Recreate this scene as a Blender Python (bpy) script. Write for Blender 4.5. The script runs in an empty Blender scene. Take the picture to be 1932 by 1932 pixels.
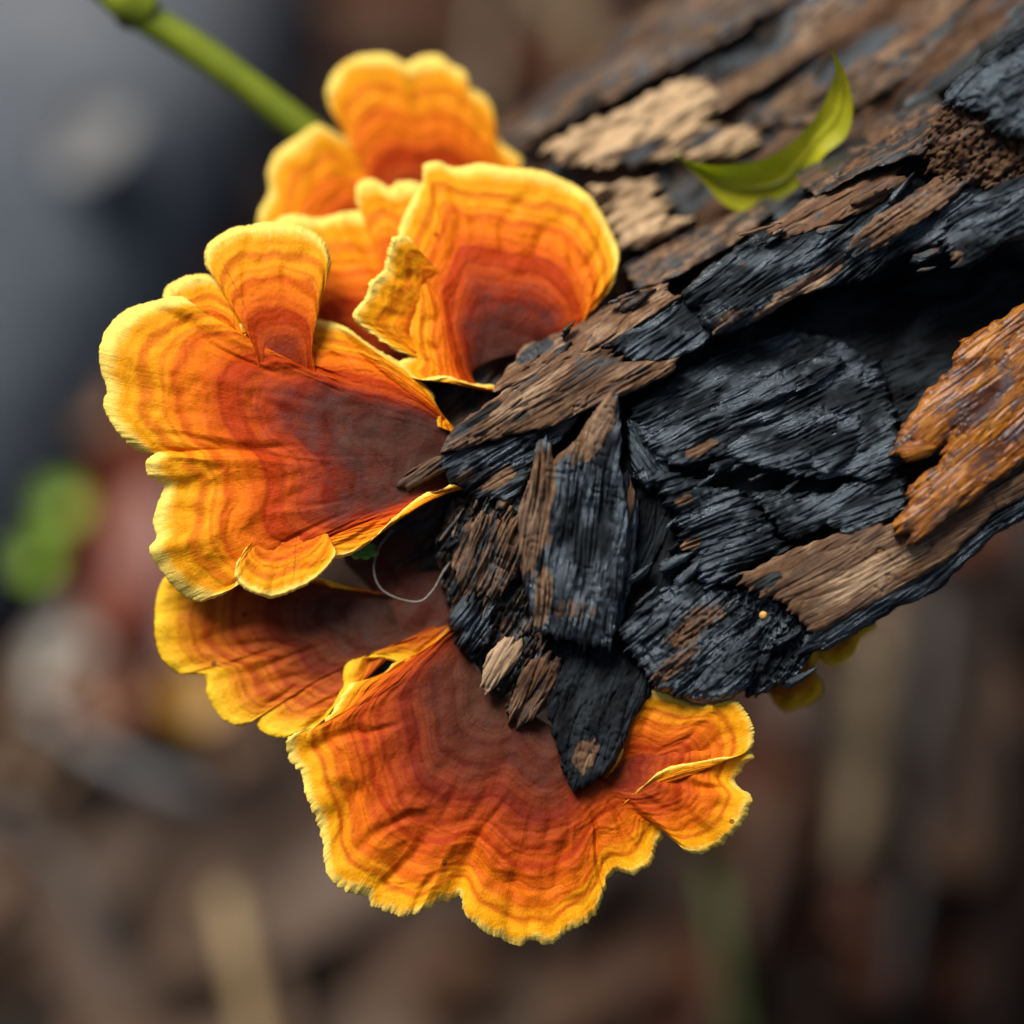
import bpy, math, random
import numpy as np
from mathutils import Vector, Matrix

random.seed(7)
rng = np.random.default_rng(11)
scene = bpy.context.scene
C = scene.collection

# ------------------------------------------------------------------ camera
PITCH = math.radians(68)                 # looking steeply down on the log
D = 0.50                                 # focus distance, metres
FW = 0.17                                # width of the focus plane in the frame
S = FW / 1932.0                          # one traced photo pixel at the focus plane, metres
FOC = np.array([0.0, 0.0, 0.235])        # focus point (on the log's broken end), ground is z = 0
RIGHT = np.array([1.0, 0, 0])
UP = np.array([0, math.sin(PITCH), math.cos(PITCH)])
BACK = np.array([0, -math.cos(PITCH), math.sin(PITCH)])
CAM = FOC + D * BACK
cam = bpy.data.cameras.new('camera')
co = bpy.data.objects.new('camera', cam)
C.objects.link(co)
co.location = CAM
co.rotation_euler = (math.pi / 2 - PITCH, 0, 0)
cam.sensor_width = 36
cam.lens = 36 * D / FW
cam.clip_start = 0.01
cam.clip_end = 60
cam.dof.use_dof = True
cam.dof.focus_distance = D
cam.dof.aperture_fstop = 2.6
scene.camera = co

# ------------------------------------------------------------------ light
SUN_ELEV, SUN_AZ = math.radians(56), math.radians(-36)   # azimuth from +Y towards +X
w = bpy.data.worlds.new('World')
scene.world = w
w.use_nodes = True
nt = w.node_tree
sky = nt.nodes.new('ShaderNodeTexSky')
sky.sky_type = 'NISHITA'
sky.sun_disc = False
sky.sun_elevation = SUN_ELEV
sky.sun_rotation = SUN_AZ
sky.air_density = 1.0
sky.dust_density = 5.0
sky.ozone_density = 0.6
bg = nt.nodes['Background']
nt.links.new(sky.outputs[0], bg.inputs[0])
bg.inputs[1].default_value = 0.05
sl = bpy.data.lights.new('sun', 'SUN')
sl.energy = 3.2
sl.angle = math.radians(30)
sl.color = (1.0, 0.97, 0.92)
so = bpy.data.objects.new('sun', sl)
C.objects.link(so)
sd = Vector((math.sin(SUN_AZ) * math.cos(SUN_ELEV), math.cos(SUN_AZ) * math.cos(SUN_ELEV), math.sin(SUN_ELEV)))
so.rotation_euler = (-sd).to_track_quat('-Z', 'Y').to_euler()
so.location = (0, 0, 3)
scene.view_settings.view_transform = 'Standard'
scene.view_settings.look = 'None'
scene.view_settings.exposure = 0.72
scene.view_settings.gamma = 1.0
scene.render.engine = 'CYCLES'

# ------------------------------------------------------------------ helpers
def P(x, y, w):
    """photo direction (x, y) at a height w (in traced px) above the focus plane -> world"""
    x = np.asarray(x, float); y = np.asarray(y, float); w = np.asarray(w, float)
    dep = D - w * S
    a = (x - 966) * S / D * dep
    b = (966 - y) * S / D * dep
    return CAM + dep[..., None] * (-BACK) + a[..., None] * RIGHT + b[..., None] * UP

_perm = np.random.default_rng(3).permutation(512)
_perm = np.concatenate([_perm, _perm, _perm])
_ang = np.random.default_rng(4).uniform(0, 2 * np.pi, 512)
_gx, _gy = np.cos(_ang), np.sin(_ang)

def pn(x, y, seed=0):
    x = np.asarray(x, float) + seed * 17.31; y = np.asarray(y, float) + seed * 9.77
    x, y = np.broadcast_arrays(x, y)
    xi = np.floor(x).astype(int); yi = np.floor(y).astype(int)
    xf = x - xi; yf = y - yi
    u = xf * xf * xf * (xf * (xf * 6 - 15) + 10); v = yf * yf * yf * (yf * (yf * 6 - 15) + 10)
    def g(ix, iy, fx, fy):
        h = _perm[(_perm[ix & 511] + (iy & 511)) & 511]
        return _gx[h] * fx + _gy[h] * fy
    n00 = g(xi, yi, xf, yf); n10 = g(xi + 1, yi, xf - 1, yf)
    n01 = g(xi, yi + 1, xf, yf - 1); n11 = g(xi + 1, yi + 1, xf - 1, yf - 1)
    return ((n00 * (1 - u) + n10 * u) * (1 - v) + (n01 * (1 - u) + n11 * u) * v) * 1.5

def fbm(x, y, o=3, seed=0):
    r = 0; a = 1.0; f = 1.0; t = 0
    for i in range(o):
        r = r + a * pn(x * f, y * f, seed + i * 5); t += a; a *= 0.5; f *= 2.03
    return r / t

def sstep(a, b, x):
    t = np.clip((x - a) / (b - a), 0, 1)
    return t * t * (3 - 2 * t)

def catmull(pts, n, closed=False):
    pts = np.asarray(pts, float); m = len(pts)
    d = np.linalg.norm(np.diff(pts[:, :2], axis=0), axis=1) ** 0.5 + 1e-6
    k = np.concatenate([[0], np.cumsum(d)])
    s = np.linspace(0, k[-1], n)
    # finite-difference tangents, non uniform
    tan = np.zeros_like(pts)
    for i in range(m):
        if i == 0: tan[i] = (pts[1] - pts[0]) / d[0]
        elif i == m - 1: tan[i] = (pts[-1] - pts[-2]) / d[-1]
        else:
            a = (pts[i] - pts[i - 1]) / d[i - 1]; b = (pts[i + 1] - pts[i]) / d[i]
            tan[i] = (a * d[i] + b * d[i - 1]) / (d[i] + d[i - 1])
    i = np.clip(np.searchsorted(k, s, side='right') - 1, 0, m - 2)
    h = (k[i + 1] - k[i]); t = ((s - k[i]) / h)[:, None]; h = h[:, None]
    t2, t3 = t * t, t * t * t
    return (2 * t3 - 3 * t2 + 1) * pts[i] + (t3 - 2 * t2 + t) * h * tan[i] + (-2 * t3 + 3 * t2) * pts[i + 1] + (t3 - t2) * h * tan[i + 1]

def mesh_obj(name, V, F, mat, parent=None, attrs=None, uv=None, smooth=True):
    V = np.asarray(V, float)
    if parent is not None:
        V = V - np.array(parent.location)
    me = bpy.data.meshes.new(name)
    F = [np.asarray(f) for f in F] if not isinstance(F, np.ndarray) else F
    if isinstance(F, np.ndarray):
        nf, k = F.shape
        me.vertices.add(len(V)); me.vertices.foreach_set('co', V.astype(np.float32).ravel())
        me.loops.add(nf * k); me.loops.foreach_set('vertex_index', F.astype(np.int32).ravel())
        me.polygons.add(nf)
        me.polygons.foreach_set('loop_start', np.arange(nf, dtype=np.int32) * k)
        me.polygons.foreach_set('loop_total', np.full(nf, k, dtype=np.int32))
        me.update(calc_edges=True)
        me.validate()
    else:
        me.from_pydata([tuple(v) for v in V], [], [tuple(int(i) for i in f) for f in F])
    if smooth:
        me.polygons.foreach_set('use_smooth', np.ones(len(me.polygons), dtype=bool))
    for an, av in (attrs or {}).items():
        at = me.attributes.new(an, 'FLOAT', 'POINT')
        at.data.foreach_set('value', np.asarray(av, np.float32))
    if uv is not None:
        at = me.attributes.new('grain', 'FLOAT_VECTOR', 'POINT')
        u3 = np.zeros((len(V), 3), np.float32); u3[:, :2] = uv
        at.data.foreach_set('vector', u3.ravel())
    me.update()
    o = bpy.data.objects.new(name, me)
    C.objects.link(o)
    me.materials.append(mat)
    if parent is not None:
        o.parent = parent
    return o

def thing(name, loc, label, cat, group=None):
    e = bpy.data.objects.new(name, None)
    C.objects.link(e)
    e.location = loc
    e.empty_display_size = 0.01
    e['label'] = label; e['category'] = cat
    if group: e['group'] = group
    return e

def tag(o, label, cat, group=None, kind=None):
    if label: o['label'] = label
    if cat: o['category'] = cat
    if group: o['group'] = group
    if kind: o['kind'] = kind
    return o

def grid_faces(nr, nc, off=0, flip=False, wrap=False):
    i, j = np.meshgrid(np.arange(nr - 1), np.arange(nc if wrap else nc - 1), indexing='ij')
    j2 = (j + 1) % nc
    a = i * nc + j; b = i * nc + j2; c = (i + 1) * nc + j2; d = (i + 1) * nc + j
    f = np.stack([a, b, c, d], -1).reshape(-1, 4) + off
    return f[:, ::-1] if flip else f

# ------------------------------------------------------------------ material helpers
class NT:
    def __init__(s, name):
        s.m = bpy.data.materials.new(name); s.m.use_nodes = True
        s.t = s.m.node_tree; s.b = s.t.nodes['Principled BSDF']
        s.out = s.t.nodes['Material Output']
    def n(s, typ, **kw):
        nd = s.t.nodes.new(typ)
        for k, v in kw.items(): setattr(nd, k, v)
        return nd
    def l(s, a, b): s.t.links.new(a, b)
    def put(s, v, sock):
        if hasattr(v, 'is_output'): s.l(v, sock)
        else: sock.default_value = v
    def attr(s, name, out='Fac'):
        return s.n('ShaderNodeAttribute', attribute_name=name).outputs[out]
    def math(s, op, a, b=0.0, c=0.0, clamp=False):
        nd = s.n('ShaderNodeMath', operation=op, use_clamp=clamp)
        s.put(a, nd.inputs[0]); s.put(b, nd.inputs[1]); s.put(c, nd.inputs[2])
        return nd.outputs[0]
    def noise(s, vec=None, scale=5, detail=4, rough=0.55, dist=0.0, dim='3D', w=None):
        nd = s.n('ShaderNodeTexNoise', noise_dimensions=dim)
        if vec is not None: s.l(vec, nd.inputs['Vector'])
        if w is not None: s.l(w, nd.inputs['W'])
        nd.inputs['Scale'].default_value = scale; nd.inputs['Detail'].default_value = detail
        nd.inputs['Roughness'].default_value = rough; nd.inputs['Distortion'].default_value = dist
        return nd.outputs['Fac']
    def mapv(s, vec, scale=(1, 1, 1), loc=(0, 0, 0), rot=(0, 0, 0)):
        nd = s.n('ShaderNodeMapping'); s.l(vec, nd.inputs[0])
        nd.inputs['Scale'].default_value = scale; nd.inputs['Location'].default_value = loc; nd.inputs['Rotation'].default_value = rot
        return nd.outputs[0]
    def ramp(s, fac, stops, interp='LINEAR'):
        nd = s.n('ShaderNodeValToRGB'); cr = nd.color_ramp; cr.interpolation = interp
        while len(cr.elements) > 1: cr.elements.remove(cr.elements[-1])
        for i, (p, c) in enumerate(stops):
            e = cr.elements[0] if i == 0 else cr.elements.new(p)
            e.position = p; e.color = (*c, 1) if len(c) == 3 else c
        s.l(fac, nd.inputs[0])
        return nd.outputs[0]
    def step(s, fac, a, b):
        nd = s.n('ShaderNodeMapRange', interpolation_type='SMOOTHSTEP')
        s.l(fac, nd.inputs[0]); nd.inputs[1].default_value = a; nd.inputs[2].default_value = b
        return nd.outputs[0]
    def mix(s, f, a, b, mode='MIX'):
        nd = s.n('ShaderNodeMix', data_type='RGBA', blend_type=mode)
        s.put(f, nd.inputs[0]);
        for v, k in ((a, 6), (b, 7)):
            if hasattr(v, 'is_output'): s.l(v, nd.inputs[k])
            else: nd.inputs[k].default_value = (*v, 1)
        return nd.outputs[2]
    def bump(s, h, strength, dist, normal=None):
        nd = s.n('ShaderNodeBump'); s.l(h, nd.inputs['Height'])
        nd.inputs['Strength'].default_value = strength; nd.inputs['Distance'].default_value = dist
        if normal is not None: s.l(normal, nd.inputs['Normal'])
        return nd.outputs[0]
    def obj(s): return s.n('ShaderNodeTexCoord').outputs['Object']
    def set(s, **kw):
        names = dict(color='Base Color', rough='Roughness', spec='Specular IOR Level', metal='Metallic', normal='Normal',
                     coat='Coat Weight', coatr='Coat Roughness', sss='Subsurface Weight', sheen='Sheen Weight', trans='Transmission Weight')
        for k, v in kw.items():
            sk = s.b.inputs[names[k]]
            if hasattr(v, 'is_output'): s.l(v, sk)
            elif isinstance(v, tuple): sk.default_value = (*v, 1)
            else: sk.default_value = v
        return s.m

# ------------------------------------------------------------------ materials
def mat_wood(name, char=(0.005, 0.0055, 0.0065), dark=(0.055, 0.026, 0.013), mid=(0.14, 0.077, 0.043), pale=(0.40, 0.27, 0.16), char_metal=0.0, rough_c=0.36, rough_w=0.6, coat=0.0, ior=1.5, wetc=0.0):
    n = NT(name)
    g = n.attr('grain', 'Vector')
    fib = n.noise(n.mapv(g, (0.9, 17, 1)), 1.0, 4, 0.7, 0.2)         # fine fibres along the grain
    cro = n.noise(n.mapv(g, (4, 9, 1)), 1.0, 4, 0.65, 0.5)
    spk = n.noise(n.mapv(g, (34, 85, 1)), 1.0, 3, 0.7)                  # pores
    br = n.attr('brown')
    f = n.math('ADD', br, n.math('MULTIPLY', n.math('SUBTRACT', fib, 0.5), 0.9))
    f = n.math('ADD', f, n.math('MULTIPLY', n.math('SUBTRACT', cro, 0.5), 1.0))
    f = n.step(f, 0.36, 0.64)
    tone = n.math('ADD', n.attr('tan'), n.math('MULTIPLY', n.math('SUBTRACT', fib, 0.5), 0.75))
    tone = n.math('ADD', tone, n.math('MULTIPLY', n.math('SUBTRACT', cro, 0.5), 0.75))
    wood = n.ramp(tone, [(0.0, dark), (0.5, mid), (1.0, pale)])
    wood = n.mix(n.math('MULTIPLY', n.step(spk, 0.62, 0.75), 0.6), wood, (0.03, 0.018, 0.012))
    chc = n.mix(fib, char, tuple(min(1, c * 2.2) for c in char))
    col = n.mix(f, chc, wood)
    rc = n.math('ADD', n.math('MULTIPLY', cro, 0.34), rough_c - 0.15)
    soot = n.step(n.noise(n.mapv(g, (0.9, 2.2, 1)), 1.0, 4, 0.6, 0.4), 0.40, 0.60)      # satin char against matt soot
    rc = n.math('ADD', rc, n.math('MULTIPLY', soot, 0.28))
    rgh = n.math('ADD', n.math('MULTIPLY', f, rough_w - rough_c), rc)
    h = n.math('ADD', n.math('MULTIPLY', fib, 1.0), n.math('MULTIPLY', spk, 0.7))
    h = n.math('ADD', h, n.math('MULTIPLY', cro, 0.5))
    nb = n.bump(h, 1.0, 0.00026)
    sp = n.math('MULTIPLY', n.math('MULTIPLY_ADD', f, -0.55, 0.75), n.math('MULTIPLY_ADD', soot, -0.88, 1.0))
    n.b.inputs['IOR'].default_value = ior
    n.l(n.mix(f, (0.66, 0.86, 1.0), (1.0, 1.0, 1.0)), n.b.inputs['Specular Tint'])  # blue tint puts the sky's reflected colour into the char's sheen
    wet = n.math('MULTIPLY', n.math('MULTIPLY', n.math('SUBTRACT', 1.0, soot), n.math('MULTIPLY_ADD', f, -0.7, 1.0)), wetc)
    if wetc: coat = wet
    if wetc:
        n.l(nb, n.b.inputs['Coat Normal'])
    return n.set(color=col, rough=rgh, spec=sp, normal=nb, coat=coat, coatr=0.2)

def mat_fungus(name, stops, bands=9.0, wet=0.0, grey=0.5):
    n = NT(name)
    z = n.attr('zone'); g = n.attr('grain', 'Vector')
    o = n.obj()
    big = n.noise(o, 130, 2, 0.5)
    fine = n.noise(o, 900, 4, 0.6)
    rad = n.noise(n.mapv(g, (34, 2.2, 1)), 1.0, 4, 0.6, 0.2)            # hairs running out to the margin
    zz = n.math('ADD', z, n.math('MULTIPLY', n.math('SUBTRACT', big, 0.5), 0.10))
    zz = n.math('ADD', zz, n.math('MULTIPLY', n.math('SUBTRACT', fine, 0.5), 0.035))
    zz = n.math('ADD', zz, n.math('MULTIPLY', n.math('SUBTRACT', rad, 0.5), 0.07))
    base = n.ramp(zz, stops)
    bw = n.math('ADD', n.math('MULTIPLY', z, bands), n.math('MULTIPLY', big, 1.3))
    band = n.noise(None, 1.0, 1.5, 0.5, 0, '1D', bw)
    bandk = n.step(band, 0.34, 0.62)
    dark = n.mix(1.0, base, (0.66, 0.36, 0.30), 'MULTIPLY')
    inner = n.step(z, 0.985, 0.86)
    col = n.mix(n.math('MULTIPLY', n.math('MULTIPLY', n.math('SUBTRACT', 1.0, bandk), inner), 0.9), base, dark)
    lw = n.math('ADD', n.math('MULTIPLY', z, bands * 3.1), n.math('MULTIPLY', big, 1.6))
    line = n.step(n.noise(None, 1.0, 0.5, 0.5, 0, '1D', lw), 0.40, 0.30)               # thin crisp growth lines
    col = n.mix(n.math('MULTIPLY', n.math('MULTIPLY', line, n.step(z, 0.94, 0.84)), 0.38), col, n.mix(1.0, col, (0.62, 0.34, 0.3), 'MULTIPLY'))
    old = n.step(z, 0.55, 0.2)
    mott = n.step(n.noise(o, 210, 4, 0.7), 0.44, 0.60)
    col = n.mix(n.math('MULTIPLY', n.math('MULTIPLY', mott, old), grey), col, (0.085, 0.05, 0.042))
    crk = n.step(n.noise(n.mapv(g, (7, 0.7, 1)), 1.0, 3, 0.5, 0.6), 0.68, 0.73)   # faint radial creases
    col = n.mix(n.math('MULTIPLY', crk, 0.35), col, (0.22, 0.045, 0.006))
    dots = n.n('ShaderNodeTexVoronoi'); n.l(o, dots.inputs['Vector']); dots.inputs['Scale'].default_value = 190
    sc = n.n('ShaderNodeSeparateColor'); n.l(dots.outputs['Color'], sc.inputs[0])
    dm = n.math('MULTIPLY', n.math('LESS_THAN', dots.outputs['Distance'], 0.10), n.math('GREATER_THAN', sc.outputs[0], 0.84))
    col = n.mix(n.math('MULTIPLY', dm, 0.7), col, (0.06, 0.015, 0.005))
    fz = n.noise(o, 2300, 3, 0.7)
    col = n.mix(n.math('MULTIPLY_ADD', fz, 0.9, -0.1, True), n.mix(1.0, col, (0.60, 0.52, 0.5), 'MULTIPLY'), n.mix(1.0, col, (1.12, 1.12, 1.12), 'MULTIPLY'))
    h = n.math('ADD', n.math('MULTIPLY', fine, 0.8), n.math('MULTIPLY', rad, 0.8))
    h = n.math('ADD', h, n.math('MULTIPLY', fz, 0.9))
    nb = n.bump(h, 0.8, 0.00015)
    rg = n.math('MULTIPLY_ADD', n.noise(o, 500, 3, 0.6), 0.35, 0.40 - wet)
    m = n.set(color=col, rough=rg, spec=0.09, normal=nb)
    return m

PALE = (1.0, 0.76, 0.15); YEL = (0.98, 0.43, 0.006); AMB = (0.88, 0.225, 0.003); ORA = (0.68, 0.105, 0.002)
RED = (0.42, 0.05, 0.007); MAR = (0.22, 0.036, 0.015); GRB = (0.10, 0.034, 0.022)
M_f_main = mat_fungus('fungus_fresh', [(0.0, GRB), (0.16, (0.14, 0.036, 0.020)), (0.27, MAR), (0.38, RED), (0.54, ORA), (0.73, AMB), (0.85, YEL), (0.93, YEL), (0.97, PALE)])
M_f_low = mat_fungus('fungus_deep_orange', [(0.0, (0.09, 0.032, 0.015)), (0.25, (0.155, 0.034, 0.012)), (0.45, (0.33, 0.045, 0.007)), (0.63, (0.55, 0.085, 0.003)), (0.79, (0.78, 0.19, 0.003)), (0.89, (0.93, 0.38, 0.005)), (0.95, YEL), (0.985, PALE)], 12, 0.0, 0.22)
M_f_dark = mat_fungus('fungus_shade_toned', [(0.0, (0.06, 0.028, 0.016)), (0.3, (0.11, 0.035, 0.016)), (0.5, (0.24, 0.05, 0.01)), (0.66, (0.45, 0.09, 0.006)), (0.80, (0.66, 0.20, 0.006)), (0.92, (0.85, 0.44, 0.01)), (1.0, (0.95, 0.62, 0.03))], 10, 0.08)  # ramp darkened to paint in the shade beneath overhanging parts

M_char = mat_wood('charred_wood', ior=1.75, rough_c=0.27, wetc=0.45)
M_soot = mat_wood('matt_sooty_wood', char=(0.005, 0.005, 0.0055), ior=1.35, rough_c=0.6)
M_brown = mat_wood('weathered_brown_wood', char=(0.012, 0.011, 0.010), wetc=0.35)
M_old = mat_wood('grey_brown_wood', char=(0.03, 0.026, 0.024), dark=(0.05, 0.03, 0.018), mid=(0.15, 0.092, 0.055), pale=(0.50, 0.34, 0.19), rough_c=0.4)
M_amber = mat_wood('wet_amber_wood', char=(0.035, 0.010, 0.004), dark=(0.09, 0.022, 0.004), mid=(0.25, 0.078, 0.009), pale=(0.50, 0.21, 0.028), rough_w=0.38, rough_c=0.3, coat=0.22)

# ------------------------------------------------------------------ the log
AX = np.array([0.78, -0.62]); AX /= np.linalg.norm(AX)       # axis direction on the photo (x right, y down)
NX = np.array([-AX[1], AX[0]])                                # towards the lower right
A0 = np.array([1425.0, 610.0])

def ad(x, y):
    dx = x - A0[0]; dy = y - A0[1]
    return dx * AX[0] + dy * AX[1], dx * NX[0] + dy * NX[1]

# cross-section: offset d across the axis -> height w of the upper surface
SEC = np.array([(-585, -600), (-530, -450), (-430, -340), (-260, -270), (-165, -215), (-120, -90), (-60, -60), (0, -70), (80, -70), (180, -45),
                (300, -25), (400, -50), (470, -110), (530, -230), (560, -380), (520, -560), (380, -760), (100, -900), (-250, -950), (-520, -840), (-580, -720)], float)

def log_core(parent):
    sec = catmull(np.vstack([SEC, SEC[:1]]), 221)[:-1]
    nc = len(sec)
    avals = np.concatenate([np.linspace(-680, 760, 320), np.linspace(770, 3000, 60)])
    nr = len(avals)
    a = avals[:, None] * np.ones(nc); d = np.ones((nr, 1)) * sec[:, 0]; wv = np.ones((nr, 1)) * sec[:, 1]
    # tapered, ragged end at the lower left
    cd, cw = 60.0, -330.0
    k = np.clip((a + 680) / 450, 0, 1) ** 0.55
    k = 0.25 + 0.75 * k
    d = cd + (d - cd) * k; wv = cw + (wv - cw) * k
    ph = np.linspace(0, 2 * np.pi, nc, endpoint=False)[None, :]
    q = ph / (2 * np.pi) * 60
    rel = 26 * fbm(a / 190 + 3, q / 2.6, 3, 1) + 18 * pn(a / 150, q * 1.1, 4) + 10 * pn(a / 110, q * 2.6, 8)
    rr = np.sqrt((d - cd) ** 2 + (wv - cw) ** 2) + 1e-6
    d = d + (d - cd) / rr * rel; wv = wv + (wv - cw) / rr * rel
    # burnt-out hollow between the ridge and the amber slab
    hol = np.exp(-(((a - 360) / 420) ** 4)) * np.exp(-(((d - 100) / 210) ** 4)) * (wv > -330)
    wv = wv - 260 * hol
    x = A0[0] + a * AX[0] + d * NX[0]; y = A0[1] + a * AX[1] + d * NX[1]
    V = P(x, y, wv).reshape(-1, 3)
    F = grid_faces(nr, nc, 0, True, True)
    # end caps
    ends = [V[:nc].mean(0), V[-nc:].mean(0)]
    V = np.vstack([V, ends]); i0 = nr * nc
    j = np.arange(nc); j2 = (j + 1) % nc
    c0 = np.stack([np.full(nc, i0), j2, j, j], -1); c1 = np.stack([np.full(nc, i0 + 1), (nr - 1) * nc + j, (nr - 1) * nc + j2, (nr - 1) * nc + j2], -1)
    top = (d < -150)
    br = np.where(top, 0.50 + 0.9 * fbm(a / 260, q * 0.8, 3, 20), -0.02 + 0.3 * fbm(a / 150, q / 3, 3, 20))
    tn = np.where(top, 0.30, 0.3) + 0.9 * fbm(a / 240, q * 0.7, 3, 31)
    br = np.append(br.ravel(), [0.2, 0.2]); tn = np.append(tn.ravel(), [0.3, 0.3])
    uv = np.stack([np.append((a / 100).ravel(), [0, 0]), np.append((q * np.ones_like(a) * 0.6).ravel(), [0, 0])], -1)
    Vf = V; faces = [tuple(f) for f in F] + [(i0, int(b), int(c)) for b, c in zip(j2, j)] + [(i0 + 1, int((nr - 1) * nc + b), int((nr - 1) * nc + c)) for b, c in zip(j, j2)]
    return mesh_obj('log_core', Vf, faces, M_brown, parent, dict(brown=br, tan=tn), uv)

def poly_sdf(px, py, poly):
    """signed distance, negative inside, plus nearest boundary point"""
    n = len(poly); best = np.full(px.shape, 1e18); bx = np.zeros_like(px); by = np.zeros_like(px); ins = np.zeros(px.shape, bool)
    for i in range(n):
        ax_, ay_ = poly[i]; cx_, cy_ = poly[(i + 1) % n]
        ex, ey = cx_ - ax_, cy_ - ay_
        L = ex * ex + ey * ey + 1e-9
        t = np.clip(((px - ax_) * ex + (py - ay_) * ey) / L, 0, 1)
        qx = ax_ + t * ex; qy = ay_ + t * ey
        dd = (px - qx) ** 2 + (py - qy) ** 2
        m = dd < best
        best[m] = dd[m]; bx[m] = qx[m]; by[m] = qy[m]
        c = ((ay_ > py) != (cy_ > py)) & (px < (cx_ - ax_) * (py - ay_) / (cy_ - ay_ + 1e-12) + ax_)
        ins ^= c
    dist = np.sqrt(best)
    return np.where(ins, -dist, dist), bx, by

SL = [0]
def slab(parent, poly, wpts, ang, thick=60, mat=None, brown=0.2, tan=0.4, spots=(), dome=14, fib=3.2, lump=6.0, step=2.0, jag=5.0, name='wood_slab', edge=9, terr=0.0, label=None, iso=0.0, crk=1.6):
    """a broken piece of wood: outline, tilt and thickness, with its fibres modelled along the grain"""
    SL[0] += 1; sd = SL[0] * 3
    mat = mat or M_char
    poly = np.array(poly, float)
    th = math.radians(ang); gu = np.array([math.cos(th), -math.sin(th)]); gv = np.array([gu[1] * -1, gu[0]])
    # densified, splintered outline
    den = []
    for i in range(len(poly)):
        p, q = poly[i], poly[(i + 1) % len(poly)]
        L = np.linalg.norm(q - p); m = max(2, int(L / 5))
        e = (q - p) / (L + 1e-9); cross = abs(e @ gv)            # an edge across the grain splinters more
        for k in range(m):
            r = p + (q - p) * k / m
            c = r @ gv; a = r @ gu
            den.append(r + gu * (jag * 3.4 * cross * float(pn(c / 8.0, 0.5, sd)) + jag * 1.6 * cross * float(pn(c / 3.4, 1.5, sd))) + gv * jag * 0.7 * float(pn(a / 22.0, 2.5, sd)))
    den = np.array(den)
    a_ = den @ gu; c_ = den @ gv
    ga = np.arange(a_.min() - step * 2, a_.max() + step * 4, step * 1.7); gc = np.arange(c_.min() - step * 2, c_.max() + step * 3, step)
    A, Cc = np.meshgrid(ga, gc, indexing='ij')
    X = A * gu[0] + Cc * gv[0]; Y = A * gu[1] + Cc * gv[1]
    sdv, bx, by = poly_sdf(X, Y, den)
    ins = sdv < 0
    cell = ins[:-1, :-1] | ins[1:, :-1] | ins[:-1, 1:] | ins[1:, 1:]
    used = np.zeros_like(ins); used[:-1, :-1] |= cell; used[1:, :-1] |= cell; used[:-1, 1:] |= cell; used[1:, 1:] |= cell
    out = used & ~ins
    X = np.where(out, bx, X); Y = np.where(out, by, Y)
    dist = np.where(ins, -sdv, 0)
    wp = np.array(wpts, float)
    if len(wp) >= 3:
        M = np.c_[np.ones(len(wp)), wp[:, :2]]
        sol, *_ = np.linalg.lstsq(M, wp[:, 2], rcond=None)
        base = sol[0] + sol[1] * X + sol[2] * Y
    else:
        base = np.full(X.shape, wp[0, 2])
    base = np.where(base > 0, base * 0.6, base)
    A2 = X * gu[0] + Y * gu[1]; C2 = X * gv[0] + Y * gv[1]
    wig = 7 * pn(A2 / 140, C2 / 70, sd + 40)
    Cw = C2 + wig
    h = 0.7 * dome * (1 - np.exp(-dist / 26)) - 0.8 * edge * np.exp(-dist / 2.6)
    h += lump * 1.5 * fbm(A2 / 130, Cw / 52, 2, sd) + lump * 0.45 * fbm(A2 / 90, Cw / 18, 2, sd + 3)
    h -= lump * 0.7 * sstep(0.12, 0.0, np.abs(pn(A2 / 170, Cw / 20, sd + 7)))
    fib = fib * 1.5
    sheen = 0.35 + 0.9 * sstep(-0.25, 0.3, fbm(A2 / 110, Cw / 40, 2, sd + 9))
    h += sheen * (fib * 0.75 * (1 - 2.4 * np.abs(pn(A2 / 170, Cw / 9.0, sd + 11))) + fib * 0.55 * (1 - 2.4 * np.abs(pn(A2 / 110, Cw / 5.0, sd + 13))) + fib * 0.2 * pn(A2 / 12, Cw / 9, sd + 17))
    if iso: h += iso * 1.6 * fbm(X / 17, Y / 17, 3, sd + 19) - iso * sstep(0.25, 0.5, pn(X / 11, Y / 11, sd + 20))
    h -= crk * 3.6 * sstep(0.07, 0.0, np.abs(pn(A2 / 30, Cw / 95, sd + 21))) * sstep(-0.05, 0.25, pn(A2 / 120, Cw / 70, sd + 22))
    if terr:
        q = fbm(A2 / 150, Cw / 44, 3, sd + 23) * 2.6
        h += terr * (np.floor(q) + sstep(0.72, 0.98, q - np.floor(q)))
    W = base + h
    br = brown + 0.30 * fbm(A2 / 75, Cw / 24, 3, sd + 50)
    tn = tan + 0.45 * fbm(A2 / 90, Cw / 20, 3, sd + 60)
    for (sx, sy, sr, sa, bv, tv) in spots:                     # (x, y, half length, half width, brown, tone)
        uu = ((X - sx) * gu[0] + (Y - sy) * gu[1]) / sr; vv = ((X - sx) * gv[0] + (Y - sy) * gv[1]) / sa
        k = sstep(1.25, 0.7, np.sqrt(uu * uu + vv * vv) + 0.35 * fbm(A2 / 40, Cw / 14, 2, sd + 70))
        br = br * (1 - k) + bv * k; tn = tn * (1 - k) + (tv + 0.35 * fbm(A2 / 60, Cw / 12, 2, sd + 80)) * k
    if cell.sum() < 12: return None
    idx = -np.ones(ins.shape, int); idx[used] = np.arange(used.sum())
    V = P(X[used], Y[used], W[used]); nv = len(V)
    f = np.stack([idx[:-1, :-1][cell], idx[1:, :-1][cell], idx[1:, 1:][cell], idx[:-1, 1:][cell]], -1)
    # the underside: same outline, rougher and pulled in a little
    cx, cy = X[used].mean(), Y[used].mean()
    Xb = X[used]; Yb = Y[used]
    Wb = W[used] - thick * (0.75 + 0.5 * fbm(Xb / 60, Yb / 60, 2, sd + 90))
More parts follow.
